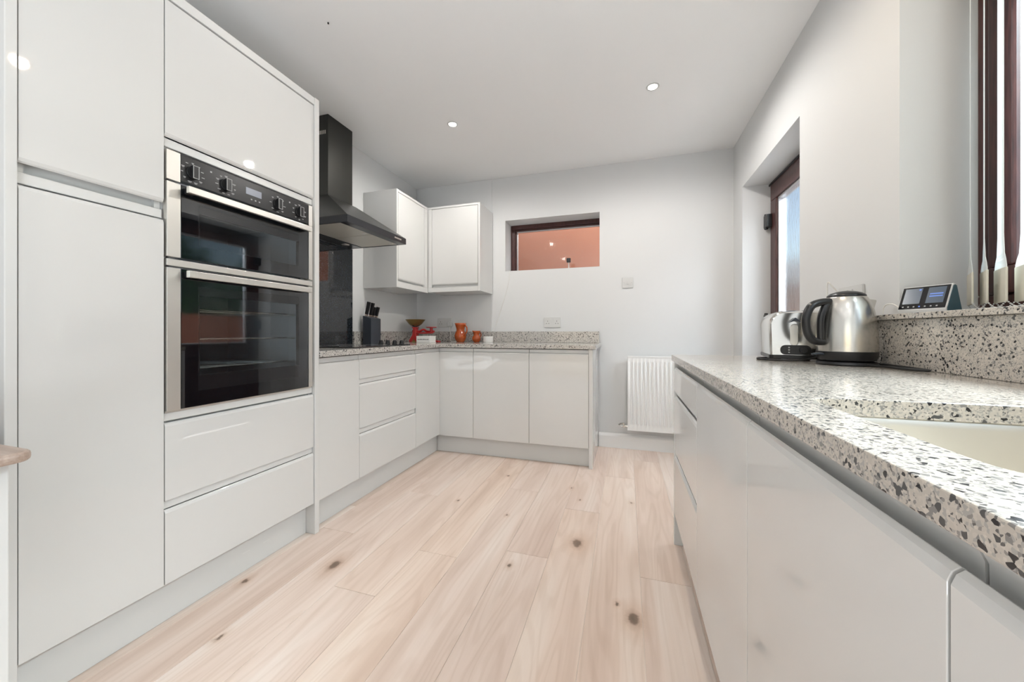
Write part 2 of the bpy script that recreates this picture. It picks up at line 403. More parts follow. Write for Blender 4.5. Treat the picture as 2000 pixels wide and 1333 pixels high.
# ------------------------------------------------------------------ setting
XW, YW, ZC, XLW = .818, 3.295, 2.465, -2.045
YR = -2.6
TH = .25
struct('floor', B().box(XLW, XW+TH, YR, YW, -.05, -.0021), 'subfloor')
FLOOR = bpy.data.objects['floor']
rows = [(-2.056+.192*k) for k in range(16)]
joints = {3: [-.4, 1.5], 4: [.1, 2.0], 5: [-.75, 1.167, 2.95], 6: [-.42, 1.475], 7: [.33, 2.23], 8: [-.3, 1.59], 9: [.15, 2.07], 10: [.72, 2.62], 11: [-.3, 1.58, 3.0]}
for k in range(15):
    x0, x1 = max(rows[k], XLW), min(rows[k+1], XW+.18)
    if x1-x0 < .01: continue
    js = [YR]+[j for j in joints.get(k, [-.9+.37*(k % 4), 1.0+.37*(k % 4)])]+[YW+(.0)]
    for y0, y1 in zip(js, js[1:]):
        p = obj('plank', B().box(x0-(x0+x1)/2+.0007, x1-(x0+x1)/2-.0007, -(y1-y0)/2+.0007, (y1-y0)/2-.0007, -.0020, 0), 'plank', FLOOR, bevel=.0006, local=True, seg=1)
        p.location = ((x0+x1)/2, (y0+y1)/2, 0)
struct('ceiling', B().box(XLW-.2, XW+TH, YR-.2, YW+TH, ZC, ZC+.1), 'ceiling')
struct('wall_left', B().box(XLW-.2, XLW, YR-.2, YW+TH, 0, ZC), 'wall')
# back wall with its high window
WX0, WX1, WZ0, WZ1 = -1.09, -.219, 1.577, 2.055
b = B()
b.box(XLW, WX0, YW, YW+TH, 0, ZC); b.box(WX1, WX1+.06, YW, YW+.17, 0, WZ1); b.box(WX1+.06, XW+TH, YW, YW+TH, 0, ZC)
b.box(WX0, WX1, YW, YW+.17, 0, WZ0); b.box(WX0, WX1+.06, YW+.17, YW+TH, 0, WZ0-.07); b.box(WX0, WX1+.06, YW, YW+TH, WZ1, ZC)
struct('wall_back', b, 'wall')
struct('trim_1', B().box(XLW, -1.222, YW-.008, YW, .9, ZC), 'wall', bevel=.004)
# right wall with back-door opening and sink window opening
DY0, DY1, DZ = 2.14, 3.066, 2.065
VY0, VY1, VZ0, VZ1 = -.42, 1.452, 1.037, 2.12
b = B()
b.box(XW, XW+TH, DY1, YW, 0, ZC); b.box(XW, XW+TH, DY0, DY1, DZ, ZC); b.box(XW, XW+TH, VY1, DY0, 0, ZC)
b.box(XW, XW+TH, VY0, VY1, VZ1, ZC); b.box(XW, XW+TH, VY0, VY1, 0, VZ0); b.box(XW, XW+TH, YR-.2, VY0, 0, ZC)
struct('wall_right', b, 'wall')
# rear wall behind the camera, its wide opening added to let light in
b = B()
b.box(XLW, -1.8, YR-.2, YR, 0, ZC); b.box(0, XW, YR-.2, YR, 0, ZC); b.box(-1.8, 0, YR-.2, YR, 2.2, ZC)
struct('wall_rear', b, 'wall')
# skirting board beside the radiator
prof = [(0, 0), (.016, 0), (.016, .10), (.012, .112), (.006, .120), (.004, .125), (0, .125)]
struct('baseboard_back', B().prism(prof, lambda a, q, t: (t, YW-a, q), -.226, XW), 'skirting')
struct('baseboard_right', B().prism(prof, lambda a, q, t: (XW-a, t, q), DY1+.002, YW-.016), 'skirting')

# ---- window_1: small high obscure window in the back wall
FY = YW+.178
WF1, WFZ = WX1+.055, WZ0-.065
w1 = bpy.data.objects.new('window_1', None); COL.objects.link(w1); w1['kind'] = 'structure'; w1.location = ((WX0+WX1)/2, FY, WZ0); WM['window_1'] = Matrix.Translation(w1.location)
def ring(b, x0, x1, z0, z1, w, y0, y1, axis='y'):
    if axis == 'y':
        b.box(x0, x1, y0, y1, z1-w, z1); b.box(x0, x1, y0, y1, z0, z0+w); b.box(x0, x0+w, y0, y1, z0+w, z1-w); b.box(x1-w, x1, y0, y1, z0+w, z1-w)
    else:
        b.box(y0, y1, x0, x1, z1-w, z1); b.box(y0, y1, x0, x1, z0, z0+w); b.box(y0, y1, x0, x0+w, z0+w, z1-w); b.box(y0, y1, x1-w, x1, z0+w, z1-w)
    return b
obj('window_frame', ring(B(), WX0, WF1, WFZ, WZ1, .042, FY, FY+.07), 'upvc', w1, bevel=.003)
obj('glazing_bead', ring(B(), WX0+.042, WF1-.042, WFZ+.042, WZ1-.042, .014, FY+.016, FY+.05), 'upvc', w1, bevel=.003)
obj('spacer', ring(B(), WX0+.056, WF1-.056, WFZ+.056, WZ1-.056, .010, FY+.032, FY+.048), 'spacer', w1)
obj('pane', B().box(WX0+.05, WF1-.05, FY+.034, FY+.040, WFZ+.05, WZ1-.05), 'obscure', w1)

# ---- door_1: half glazed back door seen edge-on in its deep reveal
FX = .9955
d1 = bpy.data.objects.new('door_1', None); COL.objects.link(d1); d1['kind'] = 'structure'; d1.location = (FX, (DY0+DY1)/2, 0); WM['door_1'] = Matrix.Translation(d1.location)
b = B(); b.box(FX, FX+.07, DY0, DY1, DZ-.03, DZ); b.box(FX, FX+.07, DY0, DY0+.03, 0, DZ-.03); b.box(FX, FX+.07, DY1-.03, DY1, 0, DZ-.03)
obj('door_frame', b, 'upvc', d1, bevel=.003)
b = B(); y0, y1 = DY0+.032, DY1-.032
b.box(FX-.012, FX+.05, y0, y1, DZ-.14, DZ-.022); b.box(FX-.012, FX+.05, y0, y0+.10, .02, DZ-.14); b.box(FX-.012, FX+.05, y1-.10, y1, .02, DZ-.14)
b.box(FX-.012, FX+.05, y0+.10, y1-.10, .02, .16); b.box(FX-.012, FX+.05, y0+.10, y1-.10, .76, .88)
obj('door_sash', b, 'upvc', d1, bevel=.006)
obj('weather_seal', B().box(FX-.018, FX-.012, y0-.01, y1+.01, DZ-.026, DZ-.014), 'black_rubber', d1)
obj('glazing_bead', ring(B(), y0+.10, y1-.10, .88, DZ-.14, .014, FX+.0, FX+.045, 'x'), 'spacer', d1, bevel=.002)
obj('pane', B().box(FX+.016, FX+.022, y0+.105, y1-.105, .885, DZ-.145), 'obscure', d1)
obj('door_panel', B().box(FX+.004, FX+.03, y0+.10, y1-.10, .16, .76), 'upvc', d1, bevel=.004)
for z in (1.79, 1.08, .25):
    hb = B(); hb.box(FX-.045, FX-.012, y1-.035, y1+.028, z-.045, z+.045); hb.cyl((FX-.034, y1+.012, z-.055), (FX-.034, y1+.012, z+.055), .011)
    obj('hinge', hb, 'black_plastic', d1, bevel=.003)
# ---- window_2: tall rosewood window over the sink
w2 = bpy.data.objects.new('window_2', None); COL.objects.link(w2); w2['kind'] = 'structure'; w2.location = (1.0, (VY0+VY1)/2, VZ0); WM['window_2'] = Matrix.Translation(w2.location)
obj('window_frame', ring(B(), VY0, VY1, VZ0+.018, VZ1, .05, 1.0, 1.065, 'x'), 'upvc', w2, bevel=.004)
obj('mullion', B().box(1.0, 1.065, .50, .55, VZ0+.068, VZ1-.05), 'upvc', w2, bevel=.004)
for (a, c) in ((.55, VY1-.05), (VY0+.05, .50)):
    s = obj('window_sash', ring(B(), a+.002, c-.002, VZ0+.07, VZ1-.052, .075, .985, 1.05, 'x'), 'upvc', w2, bevel=.006)
    obj('spacer', ring(B(), a+.077, c-.077, VZ0+.145, VZ1-.127, .008, 1.008, 1.03, 'x'), 'spacer', s)
    obj('pane', B().box(1.014, 1.020, a+.075, c-.075, VZ0+.143, VZ1-.125), 'pane', s)

# ---- outside
o = tag(obj('garage_wall', B().box(-3.2, 1.5, 5.0, 5.25, 0, 3.2), 'render', origin=(0, 5, 0)), 'orange brick wall seen through the small high back window', 'wall')
o = tag(obj('garden_wall', B().box(2.9, 3.15, .2, 9.5, 0, 1.25), 'render', origin=(3, 4, 0)), 'low brick garden wall outside the glazed back door', 'wall')
tag(obj('paved_ground', B().box(XW+TH+.02, 14, -6, 16, -.12, -.02), 'paving', origin=(4, 4, -.02)), 'grey paved ground outside the back door', 'ground')
t = thing('garden_shed', 'brown garden shed far behind the back door glass', 'shed', (5.3, 12.5, 0))
obj('shed_wall', B().box(3.6, 7.0, 11.5, 13.5, -.02, 2.3), 'render', t)
obj('shed_roof', B().prism([(11.3, 2.3), (13.7, 2.3), (12.5, 3.1)], lambda a, q, x: (x, a, q), 3.4, 7.2), 'paving', t)
def bush(label, cx, cy, rx, ry, rz):
    b = B(); rnd = random.Random(int(cy*100))
    for i in range(900):
        th = rnd.uniform(0, 2*PI); ph = math.acos(rnd.uniform(-.55, 1)); k = rnd.uniform(.82, 1.05)
        c = Vector((cx+rx*k*math.sin(ph)*math.cos(th), cy+ry*k*math.sin(ph)*math.sin(th), rz*.55+rz*.5*k*math.cos(ph)))
        u = Vector((rnd.gauss(0, 1), rnd.gauss(0, 1), rnd.gauss(0, 1))).normalized()*.10; v = u.orthogonal().normalized()*.07
        vs = [b.bm.verts.new(c+q) for q in (u, v, -u, -v)]; b.bm.faces.new(vs)
    t = thing('garden_bush', label, 'bush', (cx, cy, 0))
    o = obj('foliage', b, 'leaf', t); o['kind'] = 'stuff'
    obj('core', B().lathe([(0, .2), (.7*rx, .5), (.85*rx, .6*rz), (.6*rx, .85*rz), (0, .98*rz)], (cx, cy, 0), 14), 'leaf', t, smooth=180)
    obj('stem', B().cyl((cx, cy, -.02), (cx, cy, .6), .06, .05, 8), 'upvc', t)
bush('green garden bush outside nearest the sink window', 4.6, 1.6, .9, .95, 2.3)
bush('tallest green garden bush behind the brick garden wall', 4.8, 4.0, 1.0, 1.1, 2.9)
bush('green garden bush farthest beyond the brick garden wall', 5.2, 6.7, 1.0, 1.2, 2.6)

# ------------------------------------------------------------------ tall units on the left
ZT = 2.157
t = thing('tall_larder_unit', 'tall glossy pale grey larder cabinet with two doors, left of the ovens', 'cabinet', (-1.75, .67, 0))
b = B(); b.box(XLW+.003, XL-.022, .514, .8215, .15, .168); b.box(XLW+.003, XL-.022, .514, .8215, ZT-.04, ZT-.022); b.box(XLW+.003, XLW+.012, .514, .8215, .168, ZT-.04)
b.box(XLW+.012, XL-.022, .514, .530, .168, ZT-.04); b.box(XLW+.012, XL-.022, .8055, .8215, .168, ZT-.04); b.box(XL-.045, XL-.035, .530, .8055, 1.33, 1.47)
obj('carcass', b, 'channel', t)
fbox(b := B(), fL, .491, .512, -.57, .004, 0, ZT); obj('side_panel', b, 'gloss', t, bevel=.002)
front(t, 'door', fL, .5135, .8215, .152, 1.377, 'top'); front(t, 'door', fL, .5135, .8215, 1.432, ZT-.022, 'bottom')
obj('handle_rail', fbox(B(), fL, .514, .8215, -.040, -.012, 1.381, 1.41), 'channel', t, bevel=.002)
obj('cornice', fbox(B(), fL, .514, .8215, -.57, .002, ZT-.020, ZT), 'gloss', t, bevel=.0015)

t = thing('oven_housing_unit', 'tall glossy pale grey cabinet built around the double oven', 'cabinet', (-1.75, 1.13, 0))
b = B(); b.box(XLW+.003, XL-.022, .823, .838, .15, ZT-.022); b.box(XLW+.003, XL-.022, 1.42, 1.4345, .15, ZT-.022); b.box(XLW+.003, XLW+.012, .838, 1.42, .15, ZT-.022)
b.box(XLW+.012, XL-.025, .838, 1.42, .15, .168); b.box(XLW+.012, XL-.028, .838, 1.42, .700, .716); b.box(XLW+.012, XL-.028, .838, 1.42, 1.630, 1.648); 
b.box(XL-.045, XL-.03, .838, 1.42, .66, .70)
obj('carcass', b, 'channel', t)
fbox(b := B(), fL, 1.4355, 1.4625, -.57, .006, 0, ZT+.002); obj('end_panel', b, 'gloss', t, bevel=.002)
obj('lower_rail', fbox(B(), fL, .824, 1.434, -.04, -.010, .699, .7265), 'channel', t, bevel=.002)
obj('drawer_rail', fbox(B(), fL, .824, 1.434, -.04, -.010, .4045, .4315), 'channel', t, bevel=.001)
obj('upper_rail', fbox(B(), fL, .824, 1.434, -.04, -.010, 1.6265, 1.655), 'channel', t, bevel=.002)
front(t, 'lift_up_door', fL, .8225, 1.4345, 1.657, 2.118, 'bottom')
front(t, 'drawer', fL, .8225, 1.4345, .432, .695, 'top'); front(t, 'drawer', fL, .8225, 1.4345, .152, .404, 'top')
obj('cornice', fbox(B(), fL, .8225, 1.4345, -.57, .004, 2.122, ZT), 'gloss', t, bevel=.0015)
b = B(); fbox(b, fL, .5135, 1.4345, -.066, -.05, .001, .149)
o = tag(obj('plinth', b, 'plinth', origin=(XL-.06, .95, 0), bevel=.001), 'pale grey plinth board under the tall oven and larder cabinets', 'plinth')
for (u, z) in ((1.12, .075), (1.21, .072)):
    obj('scuff', fbox(B(), fL, u, u+.03, -.0502, -.0498, z, z+.004), 'stain', o)

# ------------------------------------------------------------------ double oven
OY0, OY1 = .8245, 1.4195
def fO(u, n, z): return (XL+n, u, z)
t = thing('double_oven', 'black glass and steel double oven built into the tall cabinet', 'oven', (XL, (OY0+OY1)/2, .729))
b = B()   # hollow body: top cavity and bottom cavity
b.box(XL-.52, XL-.02, .845, .865, .735, 1.612); b.box(XL-.52, XL-.02, 1.375, 1.395, .735, 1.612); b.box(XL-.52, XL-.50, .865, 1.375, .735, 1.612)
for z in (.735, 1.205, 1.500): b.box(XL-.50, XL-.02, .865, 1.375, z, z+.02)
b.box(XL-.10, XL-.02, .865, 1.375, 1.52, 1.61)
obj('body', b, 'cavity', t)
# control panel
cp = obj('control_panel', fbox(B(), fO, OY0+.041, OY1-.022, -.02, .006, 1.522, 1.6135), 'black_plastic', t, bevel=.001)
for (a, e) in ((OY0, OY0+.040), (OY1-.021, OY1)): obj('panel_end_cap', fbox(B(), fO, a, e, -.02, .0065, 1.515, 1.6145), 'steel', t, bevel=.001)
for ky in (.902, 1.015, 1.233, 1.345):
    kb = B(); kb.cyl((XL+.006, ky, 1.563), (XL+.010, ky, 1.563), .021, .0205, 24); kb.box(XL+.010, XL+.024, ky-.009, ky+.009, 1.541, 1.585)
    k = obj('knob', kb, 'black_plastic', cp, bevel=.001)
    eb = B(); ring(eb, ky-.0095, ky+.0095, 1.5405, 1.5855, .0018, XL+.0235, XL+.0247, 'x'); obj('knob_rim', eb, 'legend', t)
b = B(); rnd = random.Random(3)
for ky, n in ((.902, 11), (1.015, 11), (1.233, 8), (1.345, 10)):
    for i in range(n):
        a = PI/2+2*PI*(i+.0)/n; cy, cz = ky+.0335*math.cos(a), 1.563+.034*math.sin(a); w = rnd.uniform(.003, .006)
        b.box(XL+.006, XL+.0065, cy-w, cy+w, cz-.0013, cz+.0013)
        if rnd.random() < .6: b.box(XL+.006, XL+.0065, cy-w*.6, cy+w*.6, cz-.0042, cz-.0028)
for (cy, cz) in ((.962, 1.592), (1.293, 1.592)): b.box(XL+.006, XL+.0065, cy-.003, cy+.003, cz-.003, cz+.003)
for i in range(3): b.box(XL+.006, XL+.0065, 1.112+.017*i, 1.118+.017*i, 1.541, 1.546)
o = obj('panel_legend', b, 'legend', cp); o['kind'] = 'stuff'
obj('clock_display', fbox(B(), fO, 1.092, 1.158, .006, .0066, 1.560, 1.587), 'display', cp)
def oven_door(z0, z1, w0, w1, trim):
    d = obj('door', ring(B(), OY0+.041, OY1-.022, z0, z1, .055, XL-.012, XL+.006, 'x'), 'black_glass', t, bevel=.001)
    gl = B(); fbox(gl, fO, OY0+.042, OY1-.023, .0061, .0078, z0+.001, z1-.001); obj('outer_glass', gl, 'oven_glass', d)
    m = B()   # black surround behind the glass that leaves the viewing window open
    a0, a1 = OY0+.10, OY1-.075
    m.box(XL-.010, XL+.005, OY0+.09, a0, z0+.05, z1-.05); m.box(XL-.010, XL+.005, a1, OY1-.07, z0+.05, z1-.05)
    m.box(XL-.010, XL+.005, a0, a1, z0+.05, w0); m.box(XL-.010, XL+.005, a0, a1, w1, z1-.05)
    obj('window_surround', m, 'black_plastic', d)
    obj('inner_glass', fbox(B(), fO, a0-.02, a1+.02, -.018, -.014, w0-.02, w1+.02), 'pane', d)
    for (a, e) in ((OY0, OY0+.040), (OY1-.021, OY1)): obj('side_trim', fbox(B(), fO, a, e, -.012, .0075, z0, z1), 'steel', d, bevel=.001)
    hz = z1-.019
    h = obj('handle', fbox(B(), fO, .866, 1.382, .032, .046, hz-.012, hz+.012), 'steel', d, bevel=.002)
    for u in (.875, 1.352): obj('handle_post', fbox(B(), fO, u, u+.022, .008, .032, hz-.010, hz+.010), 'black_plastic', d, bevel=.001)
    return d
oven_door(1.255, 1.508, 1.300, 1.425, True)
oven_door(.735, 1.218, .845, 1.130, True)
obj('middle_trim', fbox(B(), fO, OY0, OY1, -.02, .0065, 1.2245, 1.2475), 'steel', t, bevel=.001)
obj('bottom_trim', fbox(B(), fO, OY0, OY1, -.02, -.002, .7275, .734), 'steel', t, bevel=.001)
def rack(z):
    b = B()
    for i in range(14):
        x = XL-.47+.03*i; b.cyl((x, .870, z), (x, 1.370, z), .0022, seg=6)
    for y in (.868, 1.372): b.cyl((XL-.48, y, z), (XL-.05, y, z), .003, seg=6)
    b.cyl((XL-.05, .868, z+.004), (XL-.05, 1.372, z+.004), .003, seg=6)
    obj('wire_rack', b, 'chrome', t)
for z in (.86, .97, 1.08): rack(z)

# ------------------------------------------------------------------ base units: left run
ZW0, ZW1 = .874, .905
def base_carcass(t, f, u0, u1, zs=(), depth=.555, ztop=.868, ext=0):
    b = B()
    fbox(b, f, u0+.0008, u0+.017, -depth, -.022, .15, ztop); fbox(b, f, u1-.017, u1-.0008, -depth, -.022, .15, ztop)
    fbox(b, f, u0+.017, u1-.017, -depth, -.022, .15, .168); fbox(b, f, u0+.017, u1-.017, -depth, -depth+.01, .168, ztop)
    obj('carcass', b, 'channel', t)
    for z0, z1 in list(zs)+[(.8425, ztop)]: obj('handle_rail', fbox(B(), f, u0+.001, u1-.001+(ext if z1 == ztop else 0), -.034, -.009, z0, z1), 'channel', t, bevel=.001)
def depth_of(f): return .555
t = thing('base_unit', 'narrow single door base cabinet beside the oven housing end panel', 'cabinet', (-1.75, 1.61, 0), group=None)
base_carcass(t, fL, 1.464, 1.758); front(t, 'door', fL, 1.464, 1.758, .152, .842)
t = thing('drawer_unit', 'three drawer pale grey base cabinet under the hob', 'cabinet', (-1.75, 2.055, 0))
base_carcass(t, fL, 1.759, 2.353, ((.6985, .7265), (.4085, .4395))); front(t, 'drawer', fL, 1.759, 2.353, .727, .842); front(t, 'drawer', fL, 1.759, 2.353, .440, .698); front(t, 'drawer', fL, 1.759, 2.353, .152, .408)
t = thing('corner_unit', 'corner base cabinet with one slim door right of the hob drawers', 'cabinet', (-1.75, 2.52, 0))
base_carcass(t, fL, 2.354, 2.694, ext=.0235); front(t, 'door', fL, 2.354, 2.7145, .152, .842)
# back run
t = thing('base_unit', 'narrow base cabinet in the corner of the back run', 'cabinet', (-1.33, 3.0, 0))
base_carcass(t, fB, -1.488, -1.171); front(t, 'door', fB, -1.4885, -1.171, .146, .842)
t = thing('base_unit', 'single door base cabinet in the middle of the back run', 'cabinet', (-.94, 3.0, 0))
base_carcass(t, fB, -1.170, -.708); front(t, 'door', fB, -1.170, -.708, .146, .842)
t = thing('base_unit', 'base cabinet at the open end of the back run, with full height end panel', 'cabinet', (-.48, 3.0, 0))
base_carcass(t, fB, -.707, -.258); front(t, 'door', fB, -.707, -.258, .146, .842)
obj('end_panel', fbox(B(), fB, -.2565, -.229, -.561, .004, 0, .872), 'gloss', t, bevel=.0015)
tag(obj('plinth', fbox(B(), fL, 1.4635, 2.764, -.066, -.05, .001, .149), 'plinth', origin=(XL-.06, 2.1, 0), bevel=.001), 'pale grey plinth board under the left base cabinets below the hob', 'plinth')
tag(obj('plinth', B().box(XL-.0495, -.2575, YB+.05, YB+.066, .001, .145), 'plinth', origin=(-.9, YB+.05, 0), bevel=.001), 'pale grey plinth board under the back run cabinets', 'plinth')
# L-shaped quartz worktop
poly = [(XLW+.002, 1.4635), (XL+.022, 1.4635), (XL+.022, YB-.022), (-.205, YB-.022), (-.205, YW-.009), (XLW+.002, YW-.009)]
tag(obj('worktop', B().prism(poly, lambda a, q, z: (a, q, z), ZW0, ZW1), 'quartz', origin=(-1.5, 2.7, ZW0), bevel=.002), 'L-shaped speckled grey quartz worktop under the hob and jugs', 'worktop')
tag(obj('upstand', B().box(XLW+.002, XLW+.020, 2.364, YW-.029, ZW1+.0005, 1.005), 'quartz', origin=(XLW+.01, 2.9, ZW1), bevel=.0015), 'speckled quartz upstand on left wall behind the knife block', 'upstand')
tag(obj('upstand', B().box(XLW+.002, -.222, YW-.028, YW-.0095, ZW1+.0005, 1.005), 'quartz', origin=(-1.1, YW-.02, ZW1), bevel=.0015), 'speckled quartz upstand along back wall behind the terracotta jugs', 'upstand')
o = tag(obj('splashback', B().box(XLW+.001, XLW+.008, 1.757, 2.360, ZW1+.0005, 1.6455), 'splash_glass', origin=(XLW, 2.06, ZW1), bevel=.001), 'black sparkly glass splashback between hob and cooker hood', 'splashback')

# hob
t = thing('hob', 'black glass hob with four knobs set in the left worktop', 'hob', (-1.76, 2.06, ZW1))
obj('glass_plate', B().box(-2.00, -1.515, 1.762, 2.352, ZW1+.0006, ZW1+.007), 'black_glass', t, bevel=.002)
for i in range(4):
    kx = -1.722+.0585*i
    b = B().lathe([(.019, 0), (.019, .004), (.0155, .006), (.0145, .022), (.0125, .024), (0, .024)], (kx, 2.29, ZW1+.007), 20)
    b.box(kx-.003, kx+.003, 2.29-.014, 2.29+.014, ZW1+.031, ZW1+.036)
    obj('knob', b, 'black_plastic', t, smooth=35)
for (zx, zy, r) in ((-1.87, 1.9, .09), (-1.64, 1.9, .075), (-1.87, 2.13, .075), (-1.66, 2.12, .09)):
    obj('zone_ring', B().lathe([(r, 0), (r+.0025, 0), (r+.0025, .0003), (r, .0003), (r, 0)], (zx, zy, ZW1+.0071), 40, cap=False), 'legend', t)
obj('indicator', B().box(-1.50-.035, -1.50-.021, 2.315, 2.325, ZW1+.0071, ZW1+.0076), 'legend', t)

# cooker hood
HX = -1.554; HY0, HY1 = 1.757, 2.357; CX, CY0, CY1 = -1.905, 1.976, 2.205; X0 = XLW+.002
t = thing('cooker_hood', 'black chimney cooker hood on the left wall above the hob', 'cooker hood', (XLW, 2.06, 1.647))
b = B()   # rim band with open underside
b.box(HX-.012, HX, HY0, HY1, 1.648, 1.690); b.box(X0, HX-.012, HY0, HY0+.012, 1.648, 1.690); b.box(X0, HX-.012, HY1-.012, HY1, 1.648, 1.690)
b.box(X0, X0+.012, HY0+.012, HY1-.012, 1.648, 1.690)
b.box(HX-.060, HX-.012, HY0+.012, HY1-.012, 1.648, 1.656); b.box(X0+.012, X0+.11, HY0+.012, HY1-.012, 1.648, 1.656)
obj('rim', b, 'hood_dark', t, bevel=.0012)
obj('canopy', B().hexa([(X0, HY0, 1.6905), (HX, HY0, 1.6905), (HX, HY1, 1.6905), (X0, HY1, 1.6905), (X0, CY0-.02, 1.915), (CX+.016, CY0-.02, 1.915), (CX+.016, CY1+.02, 1.915), (X0, CY1+.02, 1.915)]), 'hood', t, bevel=.002)
c = obj('chimney', B().box(X0, CX, CY0, CY1, 1.9155, ZC-.001), 'hood', t, bevel=.0015)
b = B()
for i in range(7): b.box(CX-.105+.013*i, CX-.098+.013*i, CY0-.0006, CY0+.0004, 2.335, 2.36)
obj('vent_slot', b, 'filter', c)
for (a, e) in ((HY0+.014, 2.054), (2.058, HY1-.014)):
    fb = obj('grease_filter', B().box(X0+.112, HX-.062, a, e, 1.650, 1.662), 'filter', t, bevel=.003)
    obj('filter_latch', B().box(-1.66, -1.63, (a+e)/2+.09, (a+e)/2+.11, 1.6475, 1.6499), 'steel', fb)
for y in (1.90, 2.22):
    obj('hood_lamp', B().lathe([(0, 0), (.026, 0), (.028, .003), (.028, .004), (0, .004)], (X0+.062, y, 1.6435), 20), 'steel', t, smooth=40)
for i in range(5):
    obj('button', B().box(HX, HX+.003, 2.215+.0165*i, 2.226+.0165*i, 1.664, 1.674), 'steel', t, bevel=.0008)

# ------------------------------------------------------------------ wall units
t = thing('wall_unit', 'pale grey wall cabinet on the left wall beside the hood', 'cabinet', (-1.88, 2.73, 1.36))
WXF = -1.727; WYF = 2.967
b = B(); b.box(XLW+.002, WXF, 2.490, 2.5085, 1.357, 2.136); obj('side_panel', b, 'gloss', t, bevel=.0015)
obj('top_panel', B().box(XLW+.002, WXF, 2.5095, WYF-.001, 2.1165, 2.136), 'gloss', t, bevel=.001)
obj('bottom_panel', B().box(XLW+.002, WXF, 2.5095, WYF-.001, 1.357, 1.402), 'gloss', t, bevel=.001)
obj('carcass', B().box(XLW+.002, WXF-.026, 2.5095, WYF-.001, 1.403, 2.1155), 'channel', t)
fw = lambda u, n, z: (WXF-.003+n, u, z)
front(t, 'door', fw, 2.516, 2.909, 1.418, 2.1145, 'bottom')
obj('corner_post', B().box(WXF-.024, WXF-.001, 2.911, WYF-.001, 1.403, 2.1155), 'gloss', t, bevel=.001)
t = thing('wall_unit', 'pale grey wall cabinet on the back wall left of the small window', 'cabinet', (-1.5, 3.13, 1.36))
yb = YW-.010
obj('side_panel', B().box(-1.233, -1.214, WYF, yb, 1.362, 2.136), 'gloss', t, bevel=.0015)
obj('top_panel', B().box(WXF+.001, -1.2335, WYF, yb, 2.1185, 2.136), 'gloss', t, bevel=.001)
obj('bottom_panel', B().box(WXF+.001, -1.2335, WYF, yb, 1.362, 1.402), 'gloss', t, bevel=.001)
obj('carcass', B().box(WXF+.001, -1.2335, WYF+.026, yb, 1.403, 2.1175), 'channel', t)
fb2 = lambda u, n, z: (u, WYF+.003-n, z)
front(t, 'door', fb2, -1.687, -1.2355, 1.424, 2.1165, 'bottom')
obj('corner_post', B().box(WXF+.001, -1.689, WYF+.001, WYF+.024, 1.403, 2.1175), 'gloss', t, bevel=.001)

# ------------------------------------------------------------------ right run
RZ0, RZ1 = .8655, .893
YE = 1.89
def right_carcass(t, u0, u1, zs=()):
    b = B(); d = .55
    fbox(b, fR, u0+.0008, u0+.017, -d, -.030, .15, .862); fbox(b, fR, u1-.017, u1-.0008, -d, -.030, .15, .862)
    fbox(b, fR, u0+.017, u1-.017, -d, -.030, .15, .168); fbox(b, fR, u0+.017, u1-.017, -d, -d+.01, .168, .862)
    obj('carcass', b, 'channel', t)
    # finger channel: a C-shaped recessed rail
    def rail(z0, z1):
        p = [(-.004, z1), (-.004, z1-.003), (-.010, z1-.005), (-.016, z1-.012), (-.0205, z1-.022), (-.0215, z0), (-.029, z0), (-.029, z1)]
        return obj('handle_rail', B().prism(p, lambda a, q, s: fR(s, a, q), u0+.001, u1-.001), 'channel', t, smooth=50)
    rail(.80, .862)
    for z in zs: rail(z-.045, z+.022)
t = thing('drawer_unit', 'three drawer glossy base cabinet at far end of the right run', 'cabinet', (.5, 1.6, 0))
right_carcass(t, 1.304, 1.866, (.698, .418)); front(t, 'drawer', fR, 1.304, 1.866, .722, .835); front(t, 'drawer', fR, 1.304, 1.866, .448, .702); front(t, 'drawer', fR, 1.304, 1.866, .148, .422)
obj('end_panel', B().box(XR-.001, XW-.003, 1.867, 1.884, 0, .862), 'gloss', t, bevel=.0015)
labs = ['glossy base cabinet door unit next to the right run drawers', 'glossy base cabinet under the sink, with wide blank door', 'glossy base cabinet nearest the camera on the right']
for (u0, u1), lb in zip(((.79, 1.303), (.34, .789), (-.12, .339)), labs):
    t = thing('base_unit', lb, 'cabinet', (.5, (u0+u1)/2, 0)); 
    right_carcass(t, u0, u1); front(t, 'door', fR, u0, u1, .148, .835)
tag(obj('plinth', B().box(XR+.06, XR+.076, -.6, 1.866, .001, .149), 'plinth', origin=(XR+.06, .6, 0), bevel=.001), 'recessed plinth board under the right run, in shadow', 'plinth')
t = thing('base_unit', 'glossy base cabinet on the right, mostly outside the picture', 'cabinet', (.5, -.36, 0)); right_carcass(t, -.6, -.121); front(t, 'door', fR, -.6, -.121, .148, .835)

